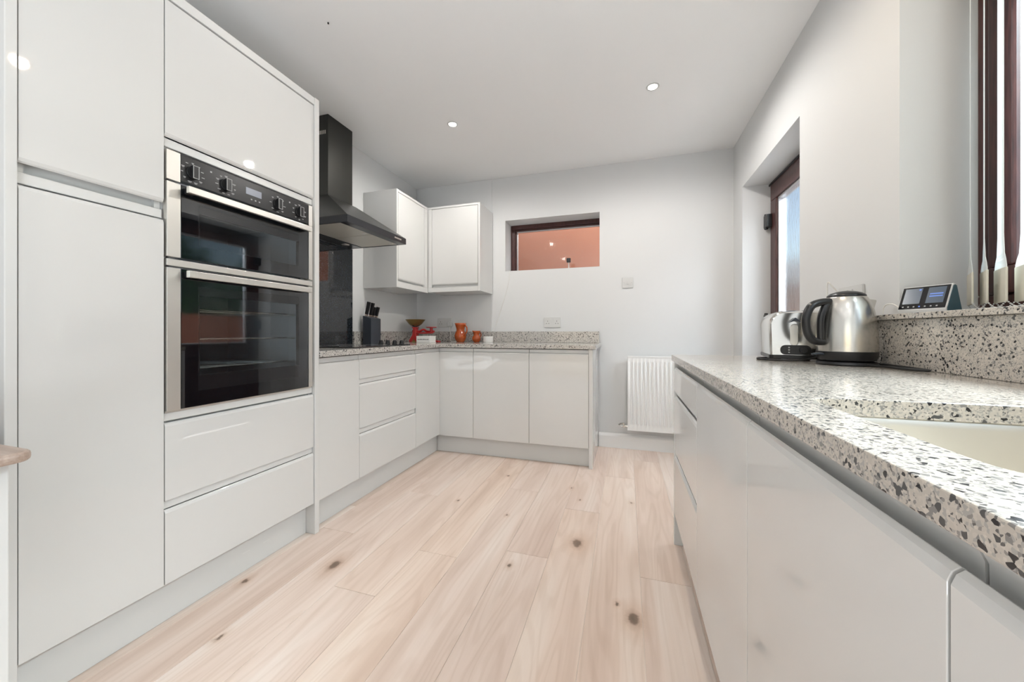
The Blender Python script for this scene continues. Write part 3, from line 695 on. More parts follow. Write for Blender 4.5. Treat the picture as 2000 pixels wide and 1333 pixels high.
def rrect(x0, x1, y0, y1, r, n=8):
    pts = []
    for cx, cy, a0 in ((x1-r, y1-r, 0), (x0+r, y1-r, PI/2), (x0+r, y0+r, PI), (x1-r, y0+r, 3*PI/2)):
        for i in range(n+1):
            a = a0+PI/2*i/n; pts.append((cx+r*math.cos(a), cy+r*math.sin(a)))
    return pts
def slab_with_hole(outer, hole, z0, z1):
    b = B(); bm = b.bm
    vo = [bm.verts.new((*p, z1)) for p in outer]; vh = [bm.verts.new((*p, z1)) for p in hole]
    eo = [bm.edges.new((vo[i], vo[(i+1) % len(vo)])) for i in range(len(vo))]; eh = [bm.edges.new((vh[i], vh[(i+1) % len(vh)])) for i in range(len(vh))]
    r = bmesh.ops.triangle_fill(bm, edges=eo+eh, use_beauty=True)
    top = [f for f in r['geom'] if isinstance(f, bmesh.types.BMFace)]
    e = bmesh.ops.extrude_face_region(bm, geom=top)
    bmesh.ops.translate(bm, verts=[v for v in e['geom'] if isinstance(v, bmesh.types.BMVert)], vec=(0, 0, z0-z1))
    return b
SX0, SX1, SY0, SY1 = .281, .70, .368, .720
hole = rrect(SX0, SX1, SY0, SY1, .035)
outer = [(.2065, -.6), (XW-.002, -.6), (XW-.002, YE)]+[(.2065+.02-.02*math.sin(a), YE-.02+.02*math.cos(a)) for a in (0, PI/8, PI/4, 3*PI/8, PI/2)]
o = obj('worktop', slab_with_hole(outer, hole, RZ0, RZ1), 'quartz_warm_lit', origin=(.5, .7, RZ0), bevel=.0022)
tag(o, 'long speckled quartz worktop on the right, with sink cut-out', 'worktop')
t = thing('sink', 'undermounted satin steel sink bowl in the right worktop', 'sink', (.49, .54, RZ0-.2))
def loop(z, g, r): return [(*p, z) for p in rrect(SX0-g, SX1+g, SY0-g, SY1+g, r)]
rows_ = [loop(RZ0-.0005, .022, .05), loop(RZ0-.0005, .003, .037), loop(RZ0-.004, .001, .036), loop(RZ0-.012, -.001, .034), loop(RZ0-.165, -.008, .032), loop(RZ0-.185, -.02, .03), loop(RZ0-.188, -.05, .03)]
b = B(); V = [[b.bm.verts.new(p) for p in r] for r in rows_]
for a, c in zip(V, V[1:]):
    for i in range(len(a)): b.bm.faces.new([a[i], a[(i+1) % len(a)], c[(i+1) % len(c)], c[i]])
b.bm.faces.new(V[-1])
obj('bowl', b, 'sink_steel', t, smooth=50)
obj('drain', B().lathe([(0, 0), (.042, 0), (.045, .002), (.045, .003), (.03, .0035), (0, .001)], (.49, .54, RZ0-.1879), 24), 'chrome', t, smooth=50)
tag(obj('upstand', B().box(XW-.034, XW-.002, -.6, 1.524, RZ1+.0005, 1.0375), 'quartz_warm_lit', origin=(XW-.02, .5, RZ1), bevel=.0015), 'tall speckled quartz upstand below the sink window sill', 'upstand')
poly = [(.772, -.6), (.9995, -.6), (.9995, 1.4505), (XW-.002, 1.4505), (XW-.002, 1.516), (.772, 1.516)]
o = struct('trim_2', B().prism([(.772, -.6), (XW-.002, -.6), (XW-.002, VY0+.002), (.984, VY0+.002), (.984, 1.4505), (XW-.002, 1.4505), (XW-.002, 1.516), (.772, 1.516)], lambda a, q, z: (a, q, z), 1.038, 1.0545), 'quartz_warm_lit', bevel=.002)
o['label'] = 'speckled quartz window sill slab above the tall upstand'

# ------------------------------------------------------------------ radiator
t = thing('radiator', 'white ribbed panel radiator low on the back wall', 'radiator', (.32, 3.25, .175))
rx0, rx1, rz0, rz1, ry = .018, .62, .178, .792, 3.2
b = B(); prof_x = []
nx = 18; pitch = (rx1-rx0-.03)/nx
pts = [(rx0, 0)]
for i in range(nx):
    a = rx0+.015+pitch*i
    pts += [(a+pitch*.08, 0), (a+pitch*.26, .013), (a+pitch*.62, .013), (a+pitch*.80, 0)]
pts += [(rx1, 0)]
zz = [(rz0, 1), (rz0+.045, 1), (rz0+.058, 0), (rz1-.050, 0), (rz1-.037, 1), (rz1, 1)]
b.grid([[(x, ry+(.008 if flat else d), z) for x, d in pts] for z, flat in zz])
obj('front_panel', b, 'skirting', t, smooth=50)
obj('back_panel', B().box(rx0, rx1, ry+.062, ry+.066, rz0, rz1), 'skirting', t)
for x in (rx0-.004, rx1): obj('side_cover', B().box(x, x+.004, ry+.004, ry+.068, rz0, rz1), 'skirting', t, bevel=.001)
b = B()
for i in range(20): b.box(rx0+.005+.03*i, rx0+.022+.03*i, ry+.014, ry+.058, rz1-.006, rz1)
b.box(rx0-.004, rx1+.004, ry+.004, ry+.012, rz1-.002, rz1+.006); b.box(rx0-.004, rx1+.004, ry+.060, ry+.068, rz1-.002, rz1+.006)
obj('top_grille', b, 'skirting', t)
v = B(); v.cyl((rx0-.055, ry+.035, .205), (rx0, ry+.035, .205), .008, seg=12); v.cyl((rx0-.035, ry+.035, .205), (rx0-.035, YW-.001, .205), .0075, seg=12); v.cyl((rx0-.035, ry+.035, .195), (rx0-.035, ry+.035, .232), .011, seg=12)
v.tube([(rx0-.035, ry+.035, .222), (rx0-.055, ry+.02, .228), (rx0-.072, ry+.0, .222)], .007, 8)
obj('valve', v, 'chrome', t, smooth=40)
for x in (.12, .5): obj('wall_bracket', B().box(x, x+.03, ry+.066, YW-.001, .25, .72), 'skirting', t)

# ------------------------------------------------------------------ downlights
def downlight(x, y, label, watts=DOWNLIGHT_W, col=DOWNLIGHT_COL):
    t = thing('downlight', label, 'downlight', (x, y, ZC), group='recessed ceiling downlights')
    obj('bezel', B().lathe([(.037, 0), (.037, -.0015), (.034, -.003), (.028, -.003), (.0265, -.001), (.0265, 0)], (x, y, ZC), 32, cap=False), 'white_plastic', t, smooth=60)
    obj('lens', B().lathe([(0, -.0025), (.026, -.002), (.026, 0), (0, 0)], (x, y, ZC), 28), 'lens', t, smooth=60)
    l = lamp('downlight_lamp', 'SPOT', (x, y, ZC-.02), (0, 0, 0), watts, col, spot_size=math.radians(176), spot_blend=.5, shadow_soft_size=.03)
    return t
downlight(-1.165, 2.338, 'bright recessed ceiling downlight nearer the cooker hood', DOWNLIGHT_FAR_W)
downlight(.154, 2.334, 'bright recessed ceiling downlight nearer the back door', DOWNLIGHT_FAR_W)
for y, w in ((1.085, 'above the oven end of the aisle'), (-.165, 'above the camera'), (-1.4, 'near the rear wall')):
    downlight(-1.165, y, 'recessed ceiling downlight %s, left row, outside the picture' % w)
    downlight(.155, y, 'recessed ceiling downlight %s, right row, outside the picture' % w, *((13.0, (1.0, .80, .56)) if y > 1 else (DOWNLIGHT_W,)))
tag(obj('ceiling_screw', B().cyl((-1.344, 1.395, ZC-.006), (-1.344, 1.395, ZC), .0035, seg=8), 'iron', origin=(-1.344, 1.395, ZC)), 'tiny dark screw stub in the ceiling above the tall units', 'screw')

# ------------------------------------------------------------------ sockets and switch
def face_plate(t, f, w, h):
    return obj('plate', B().prism(rrect(-w/2, w/2, -h/2, h/2, .006, 3), lambda a, q, n: f(a, q, n), 0, .009), 'white_plastic', t, bevel=.0015)
def double_socket(label, cx, cz, y):
    f = lambda a, q, n: (cx+a, y-n, cz+q)
    t = thing('double_socket', label, 'socket', (cx, y, cz), group=None)
    p = face_plate(t, f, .152, .092)
    for s in (-1, 1):
        b = B()
        for (dx, dz, w, h) in ((0, .010, .004, .008), (-.011, -.011, .007, .0045), (.011, -.011, .007, .0045)):
            q0 = f(s*.042+dx-w/2, dz-h/2, .0088); q1 = f(s*.042+dx+w/2, dz+h/2, .0095); b.box(q0[0], q1[0], q0[1], q1[1], q0[2], q1[2])
        obj('pin_hole', b, 'iron', p)
        q0 = f(s*.016-.0065, .012, .009); q1 = f(s*.016+.0065, .032, .0125)
        obj('rocker', B().box(q0[0], q1[0], q0[1], q1[1], q0[2], q1[2]), 'white_plastic', p, bevel=.001)
        b = B(); q = f(s*.060, 0, .009); b.cyl(q, (q[0], q[1]-.0008, q[2]), .0025, seg=10); obj('screw', b, 'steel', p)
    return t
double_socket('white double wall socket above upstand, right of the jugs, unused', -.638, 1.089, YW-.0005)
double_socket('white double wall socket behind the scales and big jug, one plug in it', -1.722, 1.092, YW-.0085)
px, pz = -1.652, 1.078
t = thing('plug', 'white mains plug in the right side of the corner socket', 'plug', (px, YW-.018, pz))
obj('plug_body', B().prism([(-.024, -.022), (.024, -.022), (.024, .012), (.014, .026), (-.014, .026), (-.024, .012)], lambda a, q, n: (px+a, YW-.018-n, pz+q), 0, .034), 'white_plastic', t, bevel=.004)
obj('flex', B().tube([(px, YW-.035, pz-.02), (px+.002, YW-.04, pz-.06), (px+.005, YW-.036, 1.0), (px+.006, YW-.036, .93), (px+.02, YW-.045, .909), (px+.1, YW-.05, .909)], .0032), 'white_cable', t, smooth=180)
sx_, sz_ = .0165, 1.424
t = thing('light_switch', 'white square wall switch on the back wall right of window', 'switch', (sx_, YW, sz_))
p = face_plate(t, lambda a, q, n: (sx_+a, YW-.0005-n, sz_+q), .09, .09)
obj('rocker', B().box(sx_-.008, sx_+.008, YW-.0135, YW-.0095, sz_-.014, sz_+.012), 'white_plastic', p, bevel=.001)
for s in (-1, 1): obj('screw', B().cyl((sx_+s*.031, YW-.0095, sz_), (sx_+s*.031, YW-.0102, sz_), .0028, seg=10), 'legend', p)
tag(obj('cable', B().tube([(-1.045, YW-.003, WZ0+.002), (-1.05, YW-.003, 1.50), (-1.085, YW-.003, 1.36), (-1.12, YW-.003, 1.25), (-1.17, YW-.003, 1.10), (-1.20, YW-.003, 1.03), (-1.215, YW-.012, 1.0065)], .0016, 6), 'white_cable', origin=(-1.1, YW-.003, 1.3), smooth=180), 'thin white cable running down the back wall from the window corner', 'cable')

# gadget on the sill of the small window
gx, gy = -.50, YW+.07
t = thing('security_sensor', 'small black square gadget on white foot in the small window', 'sensor', (gx, gy, WZ0))
obj('foot', B().lathe([(0, 0), (.018, 0), (.018, .003), (.005, .006), (.005, .066), (0, .066)], (gx, gy, WZ0+.0005), 16), 'white_plastic', t, smooth=50)
g = obj('head', B().box(gx-.019, gx+.019, gy-.016, gy+.010, WZ0+.062, WZ0+.102), 'black_plastic', t, bevel=.006, seg=3)
obj('lens_ring', B().lathe([(.009, 0), (.009, .002), (.006, .002), (.006, 0)], (0, 0, 0), 18, cap=False), 'dark_grey', g, local=True).matrix_local = Matrix.Translation((0, -.016, .083)) @ Matrix.Rotation(PI/2, 4, 'X')

# ------------------------------------------------------------------ knife block and knives
def knife_block():
    x0, x1, y0, y1 = -2.0, -1.922, 2.43, 2.552
    t = thing('knife_block', 'dark slate grey knife block on worktop beside the hob', 'knife block', ((x0+x1)/2, (y0+y1)/2, ZW1))
    z = ZW1+.0006
    obj('body', B().hexa([(x0, y0, z), (x1, y0, z), (x1, y1, z), (x0, y1, z), (x0, y0, 1.130), (x1, y0, 1.108), (x1, y1, 1.108), (x0, y1, 1.130)]), 'dark_grey', t, bevel=.0025)
    labs = ['black handled knife with the tallest handle, leftmost in knife block', 'black handled knife second from left in the knife block', 'short black handled knife third from left in knife block', 'black handled knife rightmost in the knife block']
    tilt = Vector((.24, 0, 1)).normalized()
    for (kx, ky, h, w), lb in zip(((-1.985, 2.452, .118, .011), (-1.965, 2.476, .116, .011), (-1.958, 2.500, .085, .009), (-1.945, 2.522, .09, .010)), labs):
        zt = 1.130-(kx-x0)/(x1-x0)*.022
        base = Vector((kx, ky, zt+.0008))
        k = thing('kitchen_knife', lb, 'knife', base, group=None)
        side = Vector((tilt.z, 0, -tilt.x))
        def qd(s0, s1, a, bw, th):
            p = []
            for s_, ww in ((s0, a), (s1, bw)):
                c = base+tilt*s_
                p += [c-side*ww+Vector((0, -th, 0)), c+side*ww+Vector((0, -th, 0)), c+side*ww+Vector((0, th, 0)), c-side*ww+Vector((0, th, 0))]
            return B().hexa(p)
        obj('bolster', qd(.003, .016, w*.9, w, .007), 'copper', k, bevel=.001)
        obj('handle', qd(.0165, h, w, w*1.25, .0085), 'black_plastic', k, bevel=.0025)
knife_block()

# ------------------------------------------------------------------ kitchen scales, book, jugs, dish
sxc, syc = -1.80, 3.02
t = thing('kitchen_scales', 'old red cast iron balance scales with brass pan', 'scales', (sxc, syc, ZW1))
z = ZW1+.0006; bx = -1.890; wx = -1.722
b = B().prism([(bx-.055, 0), (wx+.085, 0), (wx+.085, .014), (wx+.03, .022), (bx+.05, .030), (bx+.022, .060), (bx+.015, .125), (bx+.03, .142), (bx-.03, .142), (bx-.012, .125), (bx-.022, .065), (bx-.055, .016)], lambda a, q, s: (a, s, z+q), syc-.028, syc+.028)
obj('base', b, 'red', t, bevel=.006, seg=3)
b = B(); b.tube([(bx-.03, syc, z+.105), (bx+.04, syc, z+.100), (bx+.085, syc, z+.118), (bx+.125, syc, z+.100), (wx+.03, syc, z+.100)], .010, 10)
b.tube([(bx+.02, syc-.02, z+.085), (bx+.10, syc-.02, z+.085), (wx+.03, syc-.02, z+.088)], .007, 8)
obj('beam', b, 'red', t, smooth=180)
b = B().cyl((wx, syc, z+.09), (wx, syc, z+.134), .014, seg=14); b.lathe([(0, 0), (.04, 0), (.05, .004), (.05, .009), (0, .009)], (wx, syc, z+.134), 24)
obj('weight_plate', b, 'red', t, smooth=40)
b = B()
for a in (0, PI/2, PI, 3*PI/2):
    b.tube([(bx, syc, z+.146), (bx+.03*math.cos(a), syc+.03*math.sin(a), z+.150), (bx+.052*math.cos(a), syc+.052*math.sin(a), z+.170)], .004, 6)
obj('pan_cradle', b, 'iron', t, smooth=180)
obj('pan', B().lathe([(0, .152), (.036, .155), (.058, .172), (.090, .212), (.092, .212), (.060, .170), (.037, .1525), (0, .150)][::-1], (bx, syc, z), 40, cap=False), 'brass', t, smooth=60)
b = B(); b.lathe([(0, 0), (.016, 0), (.018, .012), (.007, .016), (.007, .02), (.010, .024), (0, .027)], (bx+.03, syc-.075, z), 16)
tag(obj('scale_weight', b, 'brass', origin=(bx+.03, syc-.075, z), smooth=40), 'small brass knobbed weight in front of the red scales', 'weight')
t = thing('book', 'small white book lying flat with dark lettering on its spine', 'book', (-1.695, 2.88, ZW1), 0)
bx0, bx1, by0, by1 = -1.762, -1.628, 2.83, 2.94
obj('pages', B().box(bx0+.002, bx1-.003, by0+.006, by1-.003, z+.005, z+.055), 'book', t)
b = B(); b.box(bx0, bx1, by0, by1, z, z+.005); b.box(bx0, bx1, by0, by1, z+.055, z+.060); b.box(bx0, bx1, by0, by0+.005, z+.005, z+.055)
cv = obj('cover', b, 'book', t, bevel=.0015)
b = B(); rnd = random.Random(5); x = bx0+.012
while x < bx1-.014:
    w = rnd.uniform(.003, .006); b.box(x, x+w, by0-.0004, by0+.0002, z+.026, z+.026+rnd.choice((.006, .008))); x += w+.0018
o = obj('spine_lettering', b, 'print', cv)

def jug(label, cx, cy, h, rb, handle_dir, group=None):
    t = thing('terracotta_jug', label, 'jug', (cx, cy, ZW1), 0, group)
    k = h; zb = ZW1+.0006
    prof = [(0, 0), (.62*rb, 0), (.66*rb, .03*k), (.92*rb, .18*k), (1.0*rb, .32*k), (.90*rb, .46*k), (.72*rb, .57*k), (.66*rb, .63*k), (.70*rb, .72*k), (.86*rb, .88*k), (.98*rb, 1.0*k), (.92*rb, 1.0*k), (.80*rb, .88*k), (.63*rb, .70*k), (.6*rb, .62*k), (.8*rb, .4*k), (.5*rb, .08*k), (0, .06*k)]
    bb = B().lathe(prof, (cx, cy, zb), 36, cap=False)
    for v in bb.bm.verts:          # pinched pouring lip
        dz = (v.co.z-zb)/k
        if dz > .8:
            d = Vector((v.co.x-cx, v.co.y-cy)); 
            al = d.normalized().dot(Vector((-handle_dir[0], -handle_dir[1]))) if d.length > 1e-6 else 0
            if al > .8: v.co.x -= handle_dir[0]*(al-.8)*rb*1.6*(dz-.8)*5; v.co.y -= handle_dir[1]*(al-.8)*rb*1.6*(dz-.8)*5; v.co.z += (al-.8)*.05*k
    obj('body', bb, 'terracotta', t, smooth=180)
    hx, hy = handle_dir
    pts = [(cx+hx*rb*r, cy+hy*rb*r, zb+k*q) for r, q in ((.74, .88), (1.15, .88), (1.52, .74), (1.50, .56), (1.22, .44), (.92, .40))]
    obj('handle', B().tube(pts, .085*rb+.002, 10), 'terracotta', t, smooth=180)
jug('larger glazed terracotta jug with looped handle on back worktop', -1.478, 3.13, .178, .056, (.93, -.36))
jug('smaller glazed terracotta jug beside the larger one', -1.325, 3.15, .106, .040, (.35, .93))
tag(obj('ramekin', B().lathe([(0, 0), (.044, 0), (.046, .004), (.046, .044), (.048, .050), (.048, .054), (.043, .054), (.042, .046), (.042, .006), (0, .006)], (-1.205, 3.14, ZW1+.0006), 36, cap=False), 'dish', origin=(-1.205, 3.14, ZW1), smooth=50), 'small round white ceramic dish right of the terracotta jugs', 'dish')

# ------------------------------------------------------------------ kettle
kx, ky = .690, 1.470
zb = RZ1+.0005
hd = Vector((-.96, -.28, 0)).normalized()          # handle side
t = thing('kettle', 'brushed steel electric kettle with black handle on right worktop', 'kettle', (kx, ky, RZ1))
obj('power_base', B().lathe([(0, 0), (.074, 0), (.078, .003), (.076, .010), (.064, .013), (0, .013)], (kx, ky, zb), 48), 'black_plastic', t, smooth=40)
obj('base_ring', B().lathe([(.066, .014), (.072, .016), (.0765, .028), (.0775, .044), (0, .044), (0, .014)], (kx, ky, zb), 48, cap=False), 'black_plastic', t, smooth=40)
prof = [(.0768, .0445), (.0772, .06), (.0770, .085), (.0755, .115), (.0725, .145), (.0675, .175), (.0605, .200), (.0520, .218), (.0490, .2215)]
body = obj('body', B().lathe(prof, (kx, ky, zb), 56), 'kettle_steel', t, smooth=50)
sd = -hd
sp = B(); w = Vector((-sd.y, sd.x, 0)); c = Vector((kx, ky, zb))
P = [c+sd*.066+w*.024+Vector((0, 0, .170)), c+sd*.066-w*.024+Vector((0, 0, .170)), c+sd*.101+Vector((0, 0, .212)), c+sd*.040+w*.026+Vector((0, 0, .214)), c+sd*.040-w*.026+Vector((0, 0, .214))]
vv = [sp.bm.verts.new(p) for p in P]
for f in ((0, 2, 1), (0, 3, 2), (1, 2, 4), (2, 3, 4), (0, 1, 4, 3)): sp.bm.faces.new([vv[i] for i in f])
obj('spout', sp, 'kettle_steel', t, bevel=.003, seg=3)
obj('lid', B().lathe([(.0495, .2218), (.049, .226), (.040, .2335), (.022, .239), (.010, .241), (0, .2415)], (kx, ky, zb), 40), 'black_plastic', t, smooth=60)
pts = [c+hd*r+Vector((0, 0, q)) for r, q in ((.050, .205), (.078, .205), (.112, .192), (.128, .160), (.130, .130), (.122, .098), (.104, .078), (.074, .074))]
h = obj('handle', B().tube(pts, .0125, 14, flat=(1.05, .95)), 'black_plastic', t, smooth=180)
obj('handle_bar', B().tube([c+hd*.064+Vector((0, 0, .200)), c+hd*.082+Vector((0, 0, .150)), c+hd*.082+Vector((0, 0, .078))], .0105, 12), 'black_plastic', t, smooth=180)
obj('switch_lever', B().tube([c+hd*.070+Vector((0, 0, .034)), c+hd*.093+Vector((0, 0, .036)), c+hd*.108+Vector((0, 0, .034))], .005, 8, flat=(1.6, .8)), 'dark_grey', t, smooth=180)
cb = [c+Vector((.02, -.072, .006)), c+Vector((.028, -.085, .0045)), c+Vector((.04, -.135, .0045)), c+Vector((.055, -.20, .0045)), c+Vector((.072, -.225, .0045)), c+Vector((.080, -.19, .0045)), c+Vector((.084, -.10, .0045)), c+Vector((.085, -.02, .0045)), c+Vector((.085, .07, .0045)), c+Vector((.08, .10, .0045))]
obj('cord', B().tube(cb, .0036, 8), 'black_rubber', t, smooth=180)

# ------------------------------------------------------------------ toaster
tx, ty, rz = .632, 1.715, math.radians(-10)
t = thing('toaster', 'polished steel toaster with black base behind the kettle', 'toaster', (tx, ty, RZ1), rz)
Lh, Wh, H = .125, .094, .186      # half length along local y, half width along local x, height
sec = []
for i in range(9):
    a = PI/2*i/8; sec.append((Wh-.045+.045*math.cos(a), H-.05+.05*math.sin(a)))
sec = [(Wh-.004, .022)]+sec+[(-x, z_) for x, z_ in sec[::-1]]+[(-Wh+.004, .022)]
b = B()
ys = [(-Lh, .93, .95), (-Lh+.008, .98, .985), (-Lh+.022, 1, 1), (Lh-.022, 1, 1), (Lh-.008, .98, .985), (Lh, .93, .95)]
R = [[b.bm.verts.new((p[0]*sx1, y, .022+(p[1]-.022)*sz1)) for p in sec] for y, sx1, sz1 in ys]
for a, c2 in zip(R, R[1:]):
    for i in range(len(sec)-1): b.bm.faces.new([a[i], a[i+1], c2[i+1], c2[i]])
    b.bm.faces.new([a[-1], a[0], c2[0], c2[-1]])
b.bm.faces.new(R[0]); b.bm.faces.new(R[-1])
shell = obj('shell', b, 'chrome', t, smooth=40, local=True)
obj('base', B().prism(rrect(-Wh+.001, Wh-.001, -Lh+.001, Lh-.001, .02, 4), lambda a, q, z_: (a, q, z_), .007, .0215), 'black_plastic', t, local=True, bevel=.002)
for (a, q) in ((-1, -1), (1, -1), (1, 1), (-1, 1)): obj('foot', B().lathe([(0, .0005), (.010, .0005), (.012, .007), (0, .007)], (a*.065, q*.10, 0), 12), 'black_rubber', t, local=True)
for x in (-.032, .010): obj('slot', B().box(x, x+.022, -.10, .10, H-.0035, H+.001), 'iron', shell, local=True)
b = B().prism([(-.018+.012*math.cos(a), .125+.012*math.sin(a)) for a in [PI*k/8 for k in range(9)]]+[(-.018-.012, .064), (-.018, .052), (-.018+.012, .064)], lambda a, q, y: (a, y, q), -Lh-.003, -Lh+.004)
obj('lever_recess', b, 'steel', shell, local=True, bevel=.002)
b = B(); b.prism([(-.040, .140), (-.018, .160), (.004, .140), (-.018, .148)], lambda a, q, y: (a, y, q), -Lh-.024, -Lh-.003)
obj('lever', b, 'dark_grey', shell, local=True, bevel=.002)
b = B().prism([(p[0]-.014, p[1]+.041) for p in rrect(-.046, .046, -.018, .018, .016, 5)], lambda a, q, y: (a, y, q), -Lh-.004, -Lh+.004)
cpn = obj('control_panel', b, 'black_plastic', shell, local=True, bevel=.0015)
b = B().cyl((.008, -Lh-.016, .041), (.008, -Lh-.004, .041), .012, seg=18); obj('browning_knob', b, 'black_plastic', t, local=True, bevel=.001)
for q in (.050, .041, .032): obj('button', B().cyl((-.034, -Lh-.0055, q), (-.034, -Lh-.004, q), .0028, seg=8), 'legend', t, local=True)
c = Vector((tx, ty, RZ1))
pts = [(.70, 1.60, RZ1+.05), (.66, 1.585, RZ1+.018), (.60, 1.565, RZ1+.006), (.55, 1.575, RZ1+.004), (.505, 1.60, RZ1+.004), (.49, 1.64, RZ1+.004), (.505, 1.68, RZ1+.004), (.54, 1.70, RZ1+.004)]
obj('cord', B().tube(pts, .0035, 8), 'black_rubber', t, smooth=180)
pts = [(.60, 1.53, RZ1+.004), (.58, 1.555, RZ1+.0105), (.555, 1.585, RZ1+.0115), (.53, 1.62, RZ1+.004), (.51, 1.66, RZ1+.004)]
# wall sockets, plug and white cables on the pier behind the kettle
f = lambda a, q, n: (XW-.0005-n, sy_+a, szz+q)
sy_, szz = 1.70, 1.128
t = thing('double_socket', 'white double wall socket on the pier behind the kettle', 'socket', (XW, sy_, szz))
p = face_plate(t, f, .152, .092)
for s in (-1, 1): obj('rocker', B().box(XW-.0135, XW-.0095, sy_+s*.016-.0065, sy_+s*.016+.0065, szz+.012, szz+.032), 'white_plastic', p, bevel=.001)
def wall_plug(dy, label, pts):
    q = thing('plug', label, 'plug', (XW-.012, sy_+dy, szz))
    obj('plug_body', B().box(XW-.052, XW-.0102, sy_+dy-.024, sy_+dy+.024, szz-.030, szz+.022), 'white_plastic', q, bevel=.006, seg=3)
    obj('flex', B().tube(pts, .0025, 8), 'white_cable', q, smooth=180)
wall_plug(-.043, 'white plug on the pier socket, nearer the window', [(XW-.050, sy_-.043, szz+.0), (XW-.085, sy_-.045, szz+.045), (XW-.092, sy_-.04, szz+.058), (XW-.094, sy_-.034, szz+.04), (XW-.090, sy_-.032, szz-.04), (XW-.080, sy_-.034, szz-.14), (XW-.07, sy_-.04, szz-.22), (XW-.06, sy_-.046, RZ1+.004)])
wall_plug(.043, 'white plug on the pier socket, nearer the back door', [(XW-.050, sy_+.043, szz), (XW-.062, sy_+.043, szz-.01), (XW-.066, sy_+.043, szz-.05), (XW-.06, sy_+.043, szz-.15), (XW-.05, sy_+.043, RZ1+.004)])

# ------------------------------------------------------------------ energy monitor on the sill
mx0 = Vector((.799, 1.425, 1.055)); mx1 = Vector((.846, 1.318, 1.055))
ax = (mx1-mx0); Wd = ax.length; rz = math.atan2(ax.y, ax.x)
t = thing('energy_monitor', 'small black screened energy monitor standing on the window sill', 'monitor', (mx0+mx1)/2, rz)
h2 = Wd/2
sec = [(-.004, .0), (.045, 0), (.049, .004), (.030, .078), (.024, .081), (.019, .079), (-.004, .010)]     # (depth back, z)
obj('body', B().prism(sec, lambda a, q, s: (s, a, q), -h2, h2), 'white_plastic', t, local=True, bevel=.002)
obj('side_panel', B().prism([(p[0]*.86+.003, p[1]*.9+.004) for p in sec], lambda a, q, s: (s, a, q), h2, h2+.0015), 'teal', t, local=True)
def onface(u0, u1, v0, v1, d0, d1):     # a slab lying on the tilted face
    A = Vector((0, -.004, .010)); Bv = Vector((0, .019, .079)); e = (Bv-A); n = Vector((0, -e.z, e.y)).normalized()
    pt = lambda u, v, d: Vector((u, 0, 0))+A+e*v+n*d
    return B().hexa([pt(u0, v0, d0), pt(u1, v0, d0), pt(u1, v1, d0), pt(u0, v1, d0), pt(u0, v0, d1), pt(u1, v0, d1), pt(u1, v1, d1), pt(u0, v1, d1)])
sc_ = obj('screen', onface(-h2+.003, h2-.003, .05, .98, 0, .0012), 'black_glass', t, local=True)
obj('display_panel', onface(-h2+.010, -.006, .26, .92, .0012, .0016), 'screen', sc_, local=True)
obj('display_panel', onface(.008, h2-.010, .26, .92, .0012, .0016), 'screen', sc_, local=True)
for (a, v) in ((.014, .62), (.014, .52)): obj('reading', onface(a, a+.030, v, v+.05, .0016, .0018), 'screen_print', sc_, local=True)
obj('reading', onface(-.014, -.009, .82, .88, .0016, .0018), 'screen_print', sc_, local=True)
for i in range(7): obj('touch_key', onface(-h2+.012+i*.0135, -h2+.016+i*.0135, .11, .16, .0012, .0016), 'screen_print' if i == 3 else 'legend', sc_, local=True)
tag(obj('cable', B().tube([(.806, 1.432, 1.075), (.80, 1.452, 1.088), (.797, 1.475, 1.087), (.796, 1.486, 1.075), (.796, 1.487, 1.057)], .0018, 6), 'white_cable', origin=(.8, 1.46, 1.055), smooth=180), 'thin white cable arching behind the energy monitor', 'cable')

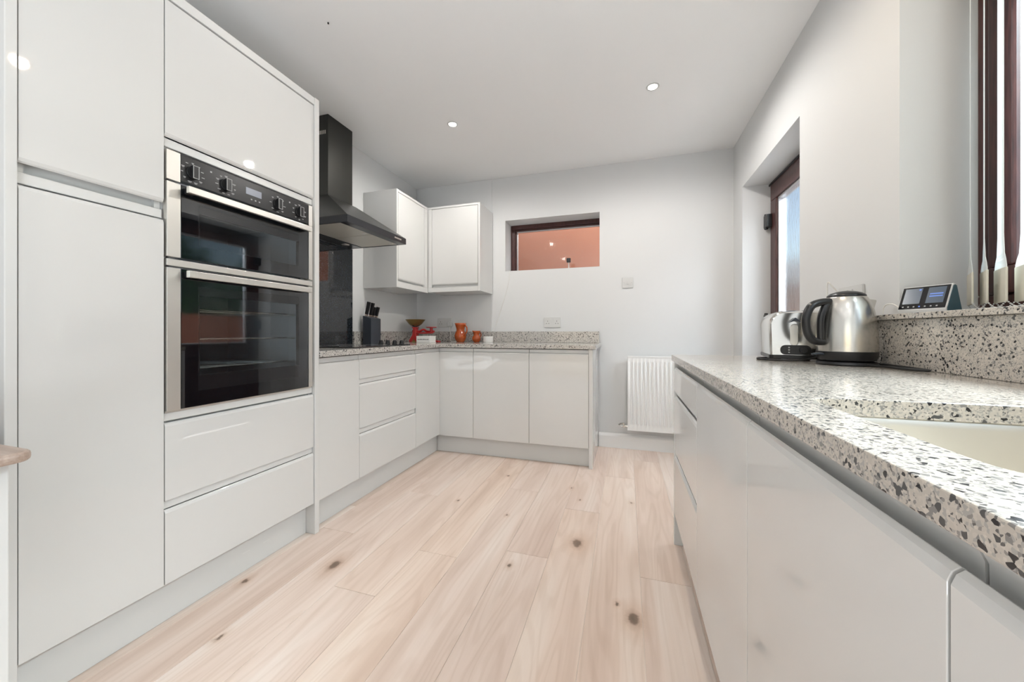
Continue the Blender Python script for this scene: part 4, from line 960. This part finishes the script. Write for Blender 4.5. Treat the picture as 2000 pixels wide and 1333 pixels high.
# ------------------------------------------------------------------ vertical blind
t = thing('vertical_blind', 'white vertical blind slats gathered at the sink window', 'blind', (.93, 1.3, VZ1))
obj('head_rail', B().box(.910, .950, -.40, 1.45, VZ1-.045, VZ1-.001), 'white_plastic', t, bevel=.002)
slats = [(.93, 1.372, .3, 5), (.93, 1.330, 1, 6), (.93, 1.284, 6, 6), (.93, 1.228, 4, 10), (.93, 1.175, 5, 12), (.93, 1.12, 5, 12)]
wpos = []
for (bx_, by_, off, tw) in slats:
    view = math.atan2(by_, bx_)                  # direction away from the camera
    rws = []; wr = []
    zt, zb_ = VZ1-.047, 1.078
    levels = [zt, 1.9, 1.6, 1.35, 1.25, 1.20, 1.185, 1.17, zb_]
    def row(z_, extra=0):
        k = 0 if z_ > 1.21 else min(1, (1.21-z_)/.035)
        a = view+math.radians(off+tw*k); u = Vector((math.cos(a), math.sin(a), 0)); n_ = Vector((-u.y, u.x, 0))
        return a, u, n_
    bb = B()
    for sgn in (1,):
        rr = []
        for z_ in levels:
            a, u, n_ = row(z_); cc = Vector((bx_, by_, z_))
            rr.append([cc-u*.0445-n_*.0006, cc+u*.0445-n_*.0006, cc+u*.0445+n_*.0006, cc-u*.0445+n_*.0006, cc-u*.0445-n_*.0006])
        bb.grid(rr)
    s = obj('slat', bb, 'blind', t)
    a, u, n_ = row(zb_); cc = Vector((bx_, by_, 0))
    bw = B(); pts8 = []
    for z_ in (zb_-.002, 1.165):
        pts8 += [cc+Vector((0, 0, z_))-u*.0455-n_*.0022, cc+Vector((0, 0, z_))+u*.0455-n_*.0022, cc+Vector((0, 0, z_))+u*.0455+n_*.0022, cc+Vector((0, 0, z_))-u*.0455+n_*.0022]
    bw.hexa(pts8); obj('weight', bw, 'weight', s, bevel=.002)
    wpos.append((cc, u))
b = B()
for (c0, u0), (c1, u1) in zip(wpos, wpos[1:]):
    for sg in (-1, 1):
        p0 = c0+u0*.044*sg; p1 = c1+u1*.044*sg
        for i in range(13):
            q = p0.lerp(p1, i/12); q.z = 1.080-.017*math.sin(PI*i/12); b.ball(q, .0021, 1)
o = obj('bead_chain', b, 'white_plastic', t); o['kind'] = 'stuff'

# ------------------------------------------------------------------ oak breakfast bar end at the left edge of the picture
t = thing('breakfast_bar', 'oak topped white breakfast bar, just its corner at left', 'table', (-1.5, .1, 0))
b = B()
out = [(-2.0, -.55), (-1.15, -.55)]+[(-1.15-.03+.03*math.cos(a), .428-.03+.03*math.sin(a)) for a in [PI/2*k/8 for k in range(9)]]+[(-2.0, .428)]
b.prism(out, lambda a, q, z_: (a, q, z_), .738, .760)
obj('top', b, 'oak_top', t, bevel=.008, seg=3)
obj('support_panel', B().box(-2.0, -1.20, -.5, .408, .0006, .737), 'gloss', t, bevel=.002)
